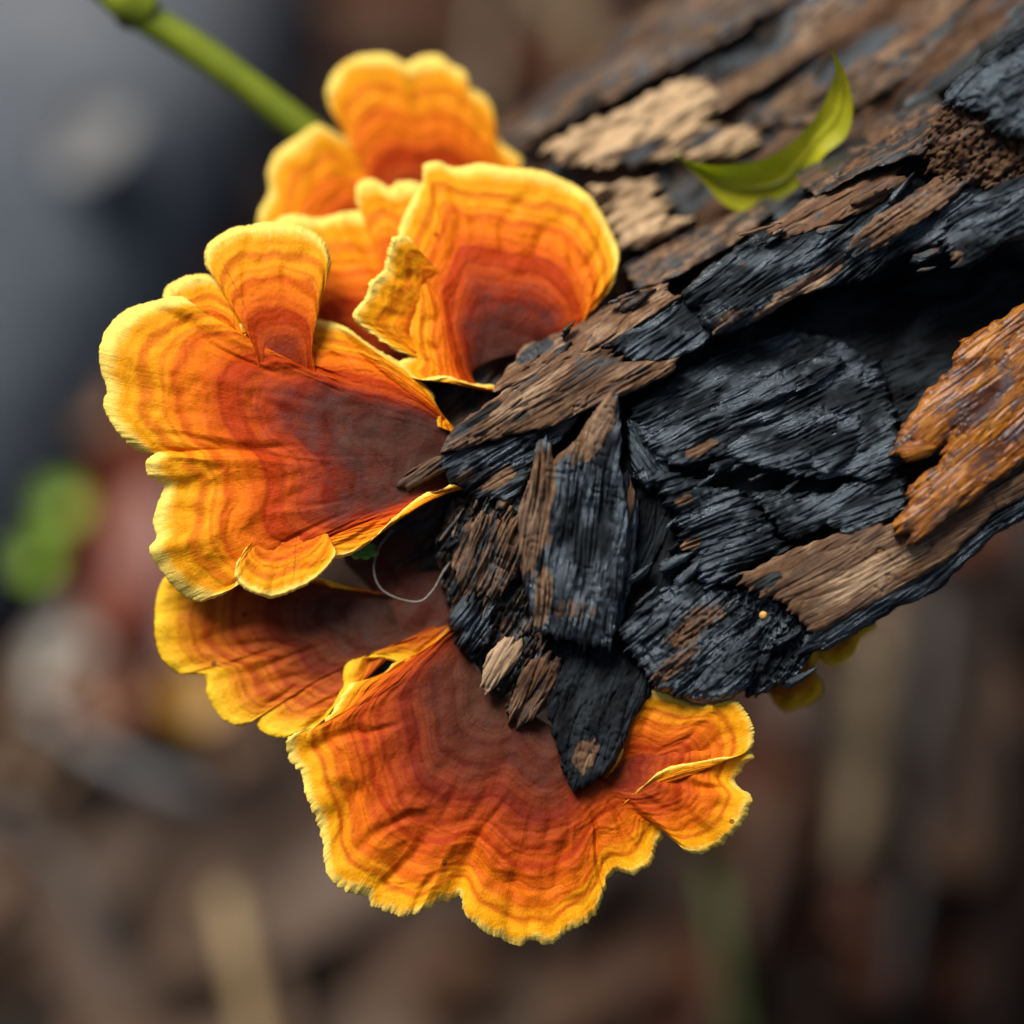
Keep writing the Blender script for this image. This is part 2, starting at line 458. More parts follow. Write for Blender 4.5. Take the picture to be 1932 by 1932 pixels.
    Vb = P(cx + (Xb - cx) * 0.985, cy + (Yb - cy) * 0.985, Wb)
    # boundary edges
    e = np.concatenate([f[:, [0, 1]], f[:, [1, 2]], f[:, [2, 3]], f[:, [3, 0]]])
    key = e[:, 0].astype(np.int64) * nv + e[:, 1]; rk = e[:, 1].astype(np.int64) * nv + e[:, 0]
    bd = e[~np.isin(key, rk)]
    # mid ring for ragged broken sides
    bi = np.unique(bd); mid = -np.ones(nv, int); mid[bi] = 2 * nv + np.arange(len(bi))
    Xm = X[used][bi]; Ym = Y[used][bi]
    am = Xm * gu[0] + Ym * gu[1]; cm = Xm * gv[0] + Ym * gv[1]
    Vm = P(Xm + 4 * pn(am / 9, cm / 6, sd + 91), Ym + 4 * pn(am / 9, cm / 6, sd + 92), W[used][bi] - thick * (0.4 + 0.12 * pn(am / 8, cm / 8, sd + 93)))
    s1 = np.stack([bd[:, 1], bd[:, 0], mid[bd[:, 0]], mid[bd[:, 1]]], -1)
    s2 = np.stack([mid[bd[:, 1]], mid[bd[:, 0]], bd[:, 0] + nv, bd[:, 1] + nv], -1)
    F = np.vstack([f, f[:, ::-1] + nv, s1, s2])
    # orientation: make the top face the camera
    v0, v1, v2 = V[f[0, 0]], V[f[0, 1]], V[f[0, 2]]
    nrm = sum(np.cross(V[q[1]] - V[q[0]], V[q[2]] - V[q[0]]) for q in f[::max(1, len(f) // 50)])
    if nrm @ BACK < 0: F = F[:, ::-1]
    allV = np.vstack([V, Vb, Vm])
    bru = br[used]; tnu = tn[used]
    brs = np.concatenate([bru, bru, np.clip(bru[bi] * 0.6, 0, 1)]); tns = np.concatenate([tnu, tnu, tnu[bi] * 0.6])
    u = np.stack([A2[used] / 100, Cw[used] / 100], -1)
    um = u[bi] + np.array([0.0, 0.35])
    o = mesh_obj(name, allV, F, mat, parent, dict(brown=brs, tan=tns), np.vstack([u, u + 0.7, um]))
    if label: o['label'] = label
    return o

LOG = thing('charred_log', tuple(P(np.array(1100.), np.array(900.), np.array(-330.))), 'split and charred fallen log with bracket fungi on its broken end', 'log')
log_core(LOG)
G = 35
# -- upper ridge, overhanging the hollow
slab(LOG, [(1285, 552), (1330, 508), (1420, 448), (1540, 395), (1680, 350), (1790, 315), (1990, 240), (1990, 360), (1860, 420), (1760, 468), (1700, 480), (1640, 525), (1560, 542), (1500, 562), (1410, 617), (1345, 634), (1325, 600)],
     [(1300, 560, 20), (1400, 600, 30), (1500, 420, -30), (1800, 400, 10), (1900, 300, -10)], 34, 120, M_char, 0.12, 0.35,
     [(1500, 555, 95, 20, 0.8, 0.6), (1370, 605, 40, 14, 0.55, 0.35)], dome=34, fib=4.5, lump=9, terr=3)
slab(LOG, [(1425, 462), (1460, 420), (1520, 375), (1600, 345), (1685, 316), (1715, 345), (1640, 395), (1560, 425), (1480, 452)],
     [(1430, 460, 0), (1550, 360, -50), (1700, 330, 0), (1600, 410, 25)], 30, 70, M_brown, 0.72, 0.35, (), dome=10, fib=2, lump=9, jag=8)
slab(LOG, [(1598, 476), (1600, 445), (1690, 385), (1790, 322), (1830, 340), (1790, 385), (1680, 455), (1625, 485)],
     [(1600, 470, 62), (1700, 380, 45), (1800, 340, 55)], 36, 60, M_brown, 0.62, 0.45, [(1620, 470, 30, 12, 0.1, 0.3)], dome=8, fib=4, lump=5, jag=8, name='splinter')
# -- upper right burnt chunk
slab(LOG, [(1748, 335), (1745, 262), (1778, 200), (1850, 195), (1910, 250), (1990, 270), (1990, 350), (1900, 370), (1800, 350)],
     [(1760, 300, 40), (1860, 210, 80), (1950, 340, 60)], 40, 120, M_brown, 0.68, 0.22, (), dome=20, fib=0.8, lump=10, jag=10, iso=9)
slab(LOG, [(1778, 190), (1800, 150), (1850, 112), (1932, 52), (2010, 10), (2010, 270), (1935, 262), (1885, 252), (1858, 212), (1800, 200)],
     [(1790, 190, 110), (1930, 60, 105), (1930, 260, 160)], 35, 45, M_char, 0.02, 0.3, (), dome=22, fib=0.5, lump=7, jag=7, iso=3)
slab(LOG, [(1785, 480), (1788, 415), (1850, 362), (1930, 330), (2010, 300), (2010, 440), (1905, 452), (1830, 506), (1800, 498)],
     [(1790, 450, 95), (1880, 360, 75), (1950, 430, 120)], 30, 150, M_char, 0.03, 0.35, [(1805, 485, 16, 10, 0.8, 0.5)], dome=24, fib=5, lump=12, jag=8)
# -- burnt plate in the middle
slab(LOG, [(1290, 695), (1420, 600), (1560, 520), (1720, 450), (1990, 400), (1990, 640), (1800, 720), (1715, 880), (1500, 820), (1350, 760)],
     [(1300, 690, -70), (1700, 540, -150), (1650, 880, -20), (1500, 800, -20)], 25, 70, M_soot, -0.1, 0.3, (), dome=10, fib=2.5, lump=9, step=2.8, iso=1.5)
slab(LOG, [(1188, 772), (1300, 690), (1400, 650), (1490, 622), (1590, 640), (1660, 690), (1690, 790), (1702, 872), (1680, 900), (1640, 912), (1592, 895), (1555, 905), (1480, 893), (1400, 870), (1350, 860), (1290, 880), (1240, 868), (1205, 820)],
     [(1200, 780, 5), (1500, 890, 38), (1400, 650, -52), (1600, 660, -58), (1660, 890, 30)], 25, 70, M_char, -0.12, 0.35,
     [(1322, 843, 36, 16, 0.75, 0.5)], dome=10, fib=4.4, lump=8, terr=4, step=2.2)
slab(LOG, [(1355, 858), (1385, 828), (1470, 802), (1560, 780), (1618, 784), (1632, 808), (1610, 862), (1560, 898), (1530, 880), (1470, 888), (1400, 874)],
     [(1360, 868, 56), (1500, 800, 20), (1620, 800, 20), (1550, 890, 52)], 22, 30, M_char, -0.1, 0.3, (), dome=9, fib=4.2, lump=6)
slab(LOG, [(1225, 815), (1300, 770), (1400, 738), (1480, 690), (1560, 668), (1600, 678), (1560, 715), (1470, 752), (1400, 790), (1330, 830), (1260, 865)],
     [(1240, 830, 30), (1400, 738, -4), (1590, 678, -34), (1330, 830, 38), (1470, 752, 12)], 27, 30, M_char, -0.1, 0.3, (), dome=8, fib=4.2, lump=7)
slab(LOG, [(1408, 930), (1470, 925), (1560, 932), (1600, 910), (1700, 885), (1715, 955), (1650, 1005), (1605, 1012), (1560, 990), (1500, 1018), (1478, 1012), (1455, 975)],
     [(1420, 930, 26), (1500, 1015, 60), (1700, 890, 0), (1690, 955, 34)], 24, 60, M_char, -0.05, 0.3, (), dome=10, fib=4, lump=9, jag=7)
slab(LOG, [(1222, 872), (1290, 898), (1420, 938), (1458, 985), (1482, 1035), (1390, 1078), (1335, 1112), (1308, 1070), (1285, 1020), (1270, 960), (1228, 915)],
     [(1230, 880, 20), (1460, 1000, 25), (1330, 1100, 40)], 22, 90, M_char, 0.02, 0.35, [(1300, 1030, 26, 14, 0.7, 0.5), (1290, 945, 20, 14, 0.6, 0.45)], dome=14, fib=5, lump=10, jag=7, terr=3)
# -- amber slab lying in the hollow
slab(LOG, [(2010, 505), (1932, 572), (1870, 610), (1812, 645), (1800, 690), (1745, 740), (1700, 800), (1686, 845), (1705, 868), (1745, 862), (1775, 838), (1770, 872), (1712, 918), (1702, 965), (1678, 992), (1700, 1012), (1720, 1030), (1780, 985), (1860, 925), (2010, 820)],
     [(1700, 850, 90), (1700, 1000, 90), (1900, 600, 40), (1950, 850, 85)], 38, 45, M_amber, 0.56, 0.55, [(1850, 760, 70, 22, 0.30, 0.25), (1820, 700, 40, 12, 0.45, 0.3), (1900, 830, 90, 14, 0.4, 0.2)], dome=20, fib=1.7, lump=2.5, jag=8, edge=9, label='wet glossy amber slab of inner wood')
slab(LOG, [(1690, 850), (1706, 836), (1740, 828), (1768, 842), (1752, 862), (1712, 872)], [(1700, 850, 108), (1750, 840, 112), (1740, 868, 104)], 10, 40, M_amber, 0.8, 0.5, (), dome=10, fib=3, lump=5, jag=3, name='splinter')
# -- brown plank and its charred lower edge
slab(LOG, [(1395, 1085), (1500, 1035), (1640, 985), (1740, 992), (1830, 945), (1990, 850), (1990, 905), (1880, 965), (1780, 1065), (1640, 1145), (1535, 1200), (1512, 1172), (1470, 1132), (1412, 1112)],
     [(1400, 1090, 55), (1530, 1190, 35), (1800, 960, 40), (1640, 1000, 62)], 30, 90, M_brown, 0.78, 0.45, [(1640, 1085, 110, 24, 0.95, 0.85), (1445, 1098, 34, 12, 0.2, 0.2)], dome=8, fib=1.2, lump=4, jag=6)
slab(LOG, [(1500, 1240), (1520, 1200), (1600, 1155), (1700, 1098), (1790, 1045), (1870, 965), (1990, 890), (1990, 945), (1880, 1005), (1770, 1112), (1690, 1150), (1640, 1180), (1560, 1228)],
     [(1510, 1230, 5), (1640, 1130, 14), (1640, 1180, 0), (1900, 960, 10)], 34, 120, M_char, -0.02, 0.3, (), dome=16, fib=3.2, lump=6)
slab(LOG, [(1380, 1120), (1430, 1112), (1480, 1135), (1520, 1185), (1530, 1240), (1500, 1290), (1400, 1318), (1340, 1250)],
     [(1400, 1130, -5), (1500, 1280, -10), (1380, 1300, -15)], 50, 130, M_char, 0.12, 0.35, (), dome=14, fib=1.5, lump=14, jag=9, iso=10)
slab(LOG, [(1165, 1188), (1215, 1140), (1290, 1092), (1360, 1108), (1420, 1150), (1440, 1210), (1420, 1290), (1370, 1322), (1290, 1318), (1240, 1300), (1195, 1240)],
     [(1170, 1190, 60), (1290, 1100, 20), (1300, 1310, 40), (1420, 1200, 10)], 38, 130, M_char, 0.14, 0.3, [(1310, 1180, 70, 26, 0.6, 0.35), (1270, 1255, 60, 20, 0.6, 0.3)], dome=22, fib=2.8, lump=9, jag=6, iso=4.5)
# -- dark filler between splinter and plates
slab(LOG, [(1150, 860), (1225, 850), (1290, 960), (1330, 1090), (1290, 1110), (1200, 1170), (1150, 1200)], [(1160, 900, -40), (1300, 1000, -20), (1200, 1150, -20)], 70, 80, M_soot, 0.0, 0.3, (), dome=10, fib=3, lump=10)
slab(LOG, [(1180, 790), (1220, 800), (1255, 850), (1265, 905), (1225, 930), (1195, 900)], [(1190, 800, 15), (1260, 900, 20), (1200, 900, 10)], 120, 50, M_char, 0.0, 0.3, (), dome=16, fib=2.5, lump=12, name='splinter')
# -- upright splinter in the middle of the break
slab(LOG, [(1150, 742), (1166, 744), (1172, 800), (1170, 880), (1186, 960), (1182, 1080), (1152, 1222), (1100, 1216), (1012, 1192), (985, 1090), (976, 965), (1000, 905), (1012, 835), (1030, 822), (1042, 848), (1046, 872), (1090, 830), (1120, 780)],
     [(1150, 760, 95), (1000, 950, 75), (1170, 1100, 70), (1010, 1180, 110)], 82, 110, M_char, 0.15, 0.4,
     [(1010, 960, 130, 34, 0.8, 0.5), (1110, 800, 70, 26, 0.8, 0.5), (1025, 1130, 60, 18, 0.85, 0.62), (1080, 1150, 18, 50, 0.5, 0.2)], dome=5, fib=7.0, lump=5, jag=5, name='splinter')
slab(LOG, [(1150, 900), (1188, 890), (1206, 960), (1200, 1060), (1170, 1190), (1150, 1180)], [(1160, 900, 30), (1200, 1000, 20), (1170, 1180, 30)], 84, 70, M_char, 0.15, 0.3, [(1190, 930, 60, 8, 0.7, 0.4)], dome=8, fib=5, lump=5, name='splinter')
slab(LOG, [(1014, 900), (1046, 868), (1090, 828), (1118, 780), (1150, 742), (1166, 750), (1163, 800), (1125, 866), (1085, 884), (1050, 890)],
     [(1020, 895, 86), (1155, 750, 106), (1140, 850, 100)], 60, 30, M_brown, 0.85, 0.55, (), dome=4, fib=1.2, lump=3, jag=4, iso=2, name='splinter')
# -- long pointed slab at the left
slab(LOG, [(830, 856), (850, 812), (950, 738), (1080, 672), (1135, 655), (1185, 682), (1278, 676), (1272, 702), (1180, 745), (1100, 776), (1040, 806), (960, 822), (890, 842)],
     [(840, 845, 25), (1000, 720, 20), (1270, 690, 45), (1000, 810, 55)], 32, 55, M_brown, 0.66, 0.42, [(1120, 690, 90, 20, 0.55, 0.05), (900, 790, 60, 10, 0.1, 0.3), (1000, 745, 90, 16, 0.85, 0.7)], dome=10, fib=3, lump=6, jag=5)
slab(LOG, [(828, 862), (880, 838), (960, 820), (1050, 790), (1100, 778), (1060, 830), (1010, 870), (985, 935), (930, 945), (865, 925), (835, 895)],
     [(840, 870, 0), (950, 930, 5), (1080, 790, 20)], 30, 120, M_char, 0.22, 0.35, [(940, 905, 40, 14, 0.75, 0.55), (880, 900, 25, 12, 0.6, 0.4)], dome=14, fib=4, lump=13, jag=7)
slab(LOG, [(1145, 648), (1280, 562), (1325, 585), (1345, 625), (1330, 650), (1280, 678), (1195, 684)],
     [(1150, 650, 8), (1290, 568, -20), (1300, 672, 36)], 36, 60, M_char, -0.08, 0.3, (), dome=12, fib=4.6, lump=5)
slab(LOG, [(925, 742), (990, 652), (1080, 618), (1170, 562), (1255, 535), (1285, 562), (1150, 648), (1085, 672), (960, 735)],
     [(930, 735, -20), (1170, 560, -70), (1150, 645, 10)], 34, 90, M_brown, 0.72, 0.5, [(1010, 660, 40, 14, 0.2, 0.2)], dome=8, fib=2.6, lump=8, jag=7)
slab(LOG, [(700, 760), (800, 690), (940, 700), (960, 800), (900, 960), (860, 1100), (880, 1200), (780, 1180), (690, 1080), (700, 900)],
     [(720, 800, -130), (950, 750, -110), (850, 1180, -125)], 40, 160, M_brown, 0.42, 0.12, (), dome=20, fib=6, lump=16, jag=10, step=3)
slab(LOG, [(748, 912), (770, 890), (820, 862), (850, 856), (850, 885), (810, 905), (765, 928)], [(750, 915, -8), (840, 865, -4), (810, 900, -6)], 32, 30, M_brown, 0.62, 0.2, (), dome=8, fib=3, lump=3, jag=3, name='splinter')
slab(LOG, [(600, 1180), (760, 1160), (880, 1180), (900, 1330), (780, 1370), (640, 1350)], [(620, 1200, -215), (880, 1200, -190), (780, 1350, -210)], 40, 120, M_char, 0.0, 0.2, (), dome=14, fib=4, lump=12, jag=10, step=4)  # added dark slab behind the gap, standing in for the log's shadow
# -- crumbling lower left of the break
slab(LOG, [(850, 945), (900, 920), (990, 935), (1000, 1000), (985, 1100), (1010, 1200), (1040, 1250), (1020, 1330), (950, 1330), (900, 1260), (850, 1190), (840, 1120), (820, 1040)],
     [(860, 950, -50), (990, 1000, 0), (900, 1250, -30), (1020, 1300, -10)], 62, 120, M_brown, 0.38, 0.22, (), dome=20, fib=4, lump=18, jag=10, iso=8)
slab(LOG, [(868, 990), (930, 960), (985, 985), (990, 1060), (950, 1120), (880, 1130), (855, 1080)], [(870, 1000, -5), (980, 1000, 30), (900, 1120, 5)], 66, 60, M_brown, 0.55, 0.4, (), dome=16, fib=6, lump=14, jag=8, name='splinter')
slab(LOG, [(905, 1300), (918, 1235), (950, 1205), (985, 1205), (985, 1240), (955, 1275), (925, 1305)], [(910, 1290, 20), (980, 1210, 25), (940, 1220, 20)], 60, 30, M_brown, 0.9, 0.85, (), dome=8, fib=3, lump=4, jag=4, name='splinter')
slab(LOG, [(955, 1345), (985, 1260), (1030, 1225), (1060, 1240), (1050, 1300), (1015, 1350), (985, 1370)], [(960, 1340, 0), (1050, 1240, 30), (1000, 1360, 0)], 64, 50, M_brown, 0.6, 0.3, (), dome=12, fib=4, lump=12, jag=8, name='splinter')
slab(LOG, [(845, 1170), (880, 1130), (930, 1150), (925, 1215), (880, 1230)], [(850, 1170, 0), (920, 1160, 10), (880, 1220, 0)], 55, 50, M_char, 0.12, 0.3, (), dome=12, fib=3, lump=14, jag=7, name='splinter')
slab(LOG, [(1020, 1190), (1100, 1170), (1180, 1170), (1240, 1290), (1190, 1370), (1160, 1440), (1110, 1490), (1082, 1498), (1062, 1445), (1048, 1400), (1030, 1340)],
     [(1040, 1270, 0), (1200, 1280, -10), (1085, 1490, 60)], 70, 100, M_soot, -0.04, 0.3, [(1105, 1425, 34, 24, 0.85, 0.45)], dome=20, fib=1.0, lump=8, jag=5, iso=3)
# -- far (upper) side of the log, out of focus
slab(LOG, [(1025, 275), (1090, 240), (1180, 205), (1260, 158), (1330, 148), (1352, 195), (1335, 232), (1400, 240), (1440, 268), (1380, 298), (1250, 302), (1150, 315), (1060, 310)],
     [(1040, 280, -275), (1330, 160, -290), (1400, 290, -250)], 30, 60, M_old, 1.0, 0.95, [(1210, 290, 60, 14, 0.2, 0.2), (1330, 260, 40, 12, 0.3, 0.3)], dome=16, fib=3, lump=16, jag=12, step=4)
slab(LOG, [(1115, 352), (1215, 345), (1262, 395), (1300, 420), (1250, 452), (1190, 478), (1160, 435)], [(1120, 360, -225), (1260, 400, -215), (1190, 470, -190)], 30, 60, M_old, 1.0, 0.9, (), dome=14, fib=3, lump=16, jag=12, step=4)
slab(LOG, [(1180, 500), (1300, 440), (1420, 390), (1460, 400), (1380, 460), (1280, 520), (1200, 545)], [(1180, 520, -150), (1300, 450, -180), (1440, 400, -160)], 32, 60, M_brown, 0.5, 0.5, (), dome=10, fib=4, lump=12, step=3.5)
slab(LOG, [(960, 250), (1100, 150), (1300, 30), (1480, -60), (1560, -40), (1400, 60), (1250, 140), (1100, 215), (1000, 270)], [(980, 250, -370), (1300, 40, -390), (1300, 100, -330)], 33, 60, M_old, 0.5, 0.35, (), dome=14, fib=5, lump=14, jag=12, step=4.5)
slab(LOG, [(1420, 150), (1560, 60), (1750, -40), (1900, -60), (1860, 60), (1700, 160), (1560, 230), (1440, 240)], [(1430, 200, -290), (1750, -20, -330), (1700, 150, -240)], 32, 60, M_old, 0.6, 0.35, (), dome=14, fib=5, lump=14, jag=12, step=4.5)
slab(LOG, [(1500, 330), (1600, 250), (1760, 170), (1790, 190), (1740, 290), (1640, 320), (1540, 370)], [(1510, 340, -150), (1600, 260, -210), (1740, 200, -140)], 32, 60, M_brown, 0.45, 0.35, (), dome=10, fib=4, lump=12, step=3.5)
slab(LOG, [(1330, 170), (1440, 110), (1560, 40), (1600, 60), (1480, 140), (1360, 210)], [(1340, 180, -300), (1560, 50, -330), (1480, 130, -280)], 33, 40, M_old, 0.85, 0.35, (), dome=10, fib=4, lump=10, step=4.5, name='splinter')

# ragged little splinters and crumbs along the break
for k in range(120):
    ux, uy = [(rng.uniform(850, 1040), rng.uniform(930, 1340)), (rng.uniform(1200, 1520), rng.uniform(860, 1300)), (rng.uniform(1000, 1300), rng.uniform(540, 720)), (rng.uniform(1400, 1850), rng.uniform(330, 520))][k % 4]
    if ad(ux, uy)[1] < -215 or (uy < 430 and ux < 1600) or (uy > 1180 and ux < 900 + (uy - 1180) * 0.75): continue
    L = rng.uniform(10, 46); Wd = max(4.0, L * rng.uniform(0.08, 0.3)); an = (rng.uniform(40, 90) if k % 4 == 0 else rng.uniform(15, 50))
    t = math.radians(an); gu = np.array([math.cos(t), -math.sin(t)]); gv = np.array([-gu[1], gu[0]])
    pl = [np.array([ux, uy]) + gu * L * c + gv * Wd * s_ for c, s_ in ((-1, -.5), (-.8, -1), (.2, -.8), (1, -.1), (.3, .8), (-.9, .9))]
    base = {0: 4, 1: 38, 2: -14, 3: 40}[k % 4]
    slab(LOG, pl, [(ux - 40, uy, base), (ux + 40, uy, base + rng.uniform(-8, 8)), (ux, uy + 40, base + rng.uniform(-8, 10))], an, 22, M_brown if rng.random() < 0.5 and k % 4 != 1 else M_char,
         rng.uniform(0.05, 0.7) * (0.45 if k % 4 == 1 else 1.0), rng.uniform(0.2, 0.6), (), dome=4, fib=2.0, lump=2, jag=3, name='splinter', step=2.6)

# prop: a broken branch stub under the far end of the log, reaching the ground
def tube(name, pts, radii, mat, parent=None, ns=16, rough=0.0, seed=0, tan=0.5, brown=0.9, extra=None):
    pts = np.asarray(pts, float); n = len(pts)
    radii = np.asarray(radii, float) * np.ones(n)
    T = np.gradient(pts, axis=0); T /= np.linalg.norm(T, axis=1)[:, None] + 1e-12
    ref = np.array([0.13, 0.21, 0.97]) if abs(T[0] @ np.array([0, 0, 1])) < 0.9 else np.array([1.0, 0.1, 0])
    V = []; U = []
    ph = np.linspace(0, 2 * np.pi, ns, endpoint=False)
    L = np.concatenate([[0], np.cumsum(np.linalg.norm(np.diff(pts, axis=0), axis=1))])
    for i in range(n):
        a = np.cross(T[i], ref); a /= np.linalg.norm(a); b = np.cross(T[i], a)
        r = radii[i] * (1 + rough * pn(ph / (2 * np.pi) * 6, np.full(ns, L[i] / (radii.max() * 3)), seed))
        V.append(pts[i] + r[:, None] * (np.cos(ph)[:, None] * a + np.sin(ph)[:, None] * b))
        U.append(np.stack([np.full(ns, L[i] * 100), ph / 6.28 * radii.max() * 600], -1))
    V = np.vstack(V); U = np.vstack(U)
    F = [tuple(int(k) for k in f) for f in grid_faces(n, ns, 0, False, True)] + [tuple(range(ns))[::-1], tuple((n - 1) * ns + k for k in range(ns))]
    nz = fbm(U[:, 0] / (radii.max() * 220), U[:, 1] / (radii.max() * 260), 3, seed + 30)
    at = dict(brown=brown + 0.5 * nz, tan=tan + 1.1 * nz)
    return mesh_obj(name, V, F, mat, parent, at, U)

pb = P(np.array(2750.), np.array(-150.), np.array(-500.))
tube('branch_stub', [pb + np.array([0, 0, 0.03]), pb + np.array([0.004, 0.0, -0.05]), pb * np.array([1, 1, 0]) + np.array([0.01, 0.005, 0.06]), pb * np.array([1, 1, 0]) + np.array([0.014, 0.01, -0.015])], [0.022, 0.02, 0.018, 0.02], M_old, LOG, 20, 0.2, 5, 0.4, 0.6)

# ------------------------------------------------------------------ bracket fungi
def cap(parent, rows, inner, mat, ns=420, nt_=150, Lref=300, bulge=8, wave=10, wn=9, ridge=3.0, nr_=9, wrk=3.0, jag=1.5, thick=(22, 7), name='cap', seed=0, zmin=0.0, zmax=1.0, conc=0.85, zpow=1.0, teeth=2.2):
    """a fan of flesh between an attachment line (inner) and a lobed margin (rows)"""
    outer = catmull(rows, ns)
    inn = catmull(inner, ns)
    s = np.linspace(0, 1, ns)
    # arc length along margin
    seg = np.linalg.norm(np.diff(outer[:, :2], axis=0), axis=1); al = np.concatenate([[0], np.cumsum(seg)])
    # margin raggedness
    tg = np.gradient(outer[:, :2], axis=0); tg /= np.linalg.norm(tg, axis=1)[:, None] + 1e-9
    nm = np.stack([tg[:, 1], -tg[:, 0]], -1)
    jg = jag * (pn(al / 16, 0.3, seed) + 0.6 * pn(al / 7, 1.7, seed + 1)) + teeth * pn(al / 3.2, 4.1, seed + 2) * sstep(-0.1, 0.5, pn(al / 90, 7.7, seed))
    # smoothed outer contours for inner zones
    def smooth(c, sg):
        if sg < 0.7: return c
        r = int(sg * 3); k = np.exp(-0.5 * (np.arange(-r, r + 1) / sg) ** 2); k /= k.sum()
        pad = np.vstack([2 * c[0] - c[1:r + 1][::-1], c, 2 * c[-1] - c[-r - 1:-1][::-1]])
        return np.stack([np.convolve(pad[:, j], k, 'valid') for j in range(c.shape[1])], -1)
    t = np.linspace(0, 1, nt_) ** 0.9
    L = np.linalg.norm(outer[:, :2] - inn[:, :2], axis=1)
    Ls = smooth(L[:, None], ns / 60)[:, 0]
    XY = np.zeros((nt_, ns, 3)); Z = np.zeros((nt_, ns))
    smax = ns / 14.0
    for i, ti in enumerate(t):
        o = smooth(outer, smax * conc * (1 - ti) ** 0.85) if ti < 1 else outer
        XY[i] = inn * (1 - ti) + o * ti
        XY[i, :, :2] += nm * (jg * ti ** 14)[:, None]
        Z[i] = 1 - (1 - ti) * (Ls / Lref) ** 0.62
    Z = (zmin + (1 - zmin) * np.clip(Z, 0, 1)) * zmax
    X, Y, W = XY[..., 0], XY[..., 1], XY[..., 2].copy()
    tt = t[:, None]
    W += bulge * np.sin(np.pi * tt ** 0.8)
    W += wave * tt ** 2.2 * (pn(s[None, :] * wn + 0 * tt, 0.7 + 0 * tt, seed + 3) * 1.3 + 0.5 * pn(s[None, :] * wn * 2.7, tt * 1.5, seed + 4))
    warp = 0.11 * fbm(X / 120, Y / 120, 3, seed + 5)
    zz = (Z + warp) * nr_
    fr = zz - np.floor(zz)
    amp = 0.35 + 1.1 * np.abs(pn(np.floor(zz) * 1.37 + 0.4, s[None, :] * 3, seed + 6))
    W += ridge * (np.sin(fr * np.pi) ** 2 - 0.5) * (0.25 + 0.75 * sstep(0.25, 0.5, Z)) * amp * 0.7
    W += ridge * 0.10 * np.sin((Z + warp * 1.3) * nr_ * 2 * np.pi * 2.6) * sstep(0.98, 0.85, Z) * sstep(0.35, 0.55, Z)
    W += wrk * 0.9 * fbm(X / 55, Y / 55, 2, seed + 7) + wrk * 1.6 * sstep(0.3, 0.7, tt) * -sstep(0.3, 0.0, np.abs(pn(s[None, :] * al[-1] / 110, tt * 2.2, seed + 8))) * (1 - tt ** 5)
    W += 0.6 * fbm(X / 9, Y / 9, 2, seed + 9)
    W -= 9 * np.clip((tt - 0.955) / 0.045, 0, 1) ** 2          # margin rolls down
    top = P(X, Y, W)
    # underside
    tb = np.linspace(0, nt_ - 1, 26).round().astype(int)
    th = thick[0] * (1 - t[tb]) + thick[1] * t[tb]
    Bx, By, Bw = X[tb], Y[tb], W[tb] - th[:, None] - 0.3 * bulge
    bot = P(Bx, By, Bw)
    # rim ring
    rimw = W[-1] - thick[1] * 0.5
    rim = P(X[-1] + nm[:, 0] * 2.5, Y[-1] + nm[:, 1] * 2.5, rimw)[None]
    allV = np.vstack([top.reshape(-1, 3), rim.reshape(-1, 3), bot.reshape(-1, 3)])
    f1 = grid_faces(nt_ + 1, ns)
    nb = len(tb); ob = (nt_ + 1) * ns
    f2 = grid_faces(nb, ns, ob, True)
    j = np.arange(ns - 1)
    f3 = np.stack([nt_ * ns + j, nt_ * ns + j + 1, ob + (nb - 1) * ns + j + 1, ob + (nb - 1) * ns + j], -1)
    # side walls where the fan starts and ends
    sw = []
    for col, fl in ((0, False), (ns - 1, True)):
        for a in range(nb - 1):
            q = [tb[a] * ns + col, tb[a + 1] * ns + col, ob + (a + 1) * ns + col, ob + a * ns + col]
            sw.append(q[::-1] if fl else q)
        q = [(nt_ - 1) * ns + col, nt_ * ns + col, ob + (nb - 1) * ns + col, ob + (nb - 1) * ns + col]
    F = np.vstack([f1, f2, f3, np.array(sw)])
    m = f1[len(f1) // 2]
    nrm = sum(np.cross(allV[q[1]] - allV[q[0]], allV[q[2]] - allV[q[0]]) for q in f1[::max(1, len(f1) // 60)])
    if nrm @ BACK < 0: F = F[:, ::-1]
    zone = np.concatenate([Z.ravel(), np.ones(ns), np.clip(0.35 + 0.65 * Z[tb], 0, 1).ravel()])
    sc = np.ones((nt_, 1)) * (al / 100)
    uv = np.concatenate([np.stack([sc, Z * 3], -1).reshape(-1, 2), np.stack([al / 100, np.full(ns, 3.0)], -1), np.stack([sc[tb], Z[tb] * 3], -1).reshape(-1, 2)])
    return mesh_obj(name, allV, F, mat, parent, dict(zone=zone), uv)

GR = 'bracket fungi growing round the broken log end'
def fung(x, y, w_, label): return thing('bracket_fungus', tuple(P(np.array(float(x)), np.array(float(y)), np.array(float(w_)))), label, 'fungus', GR)

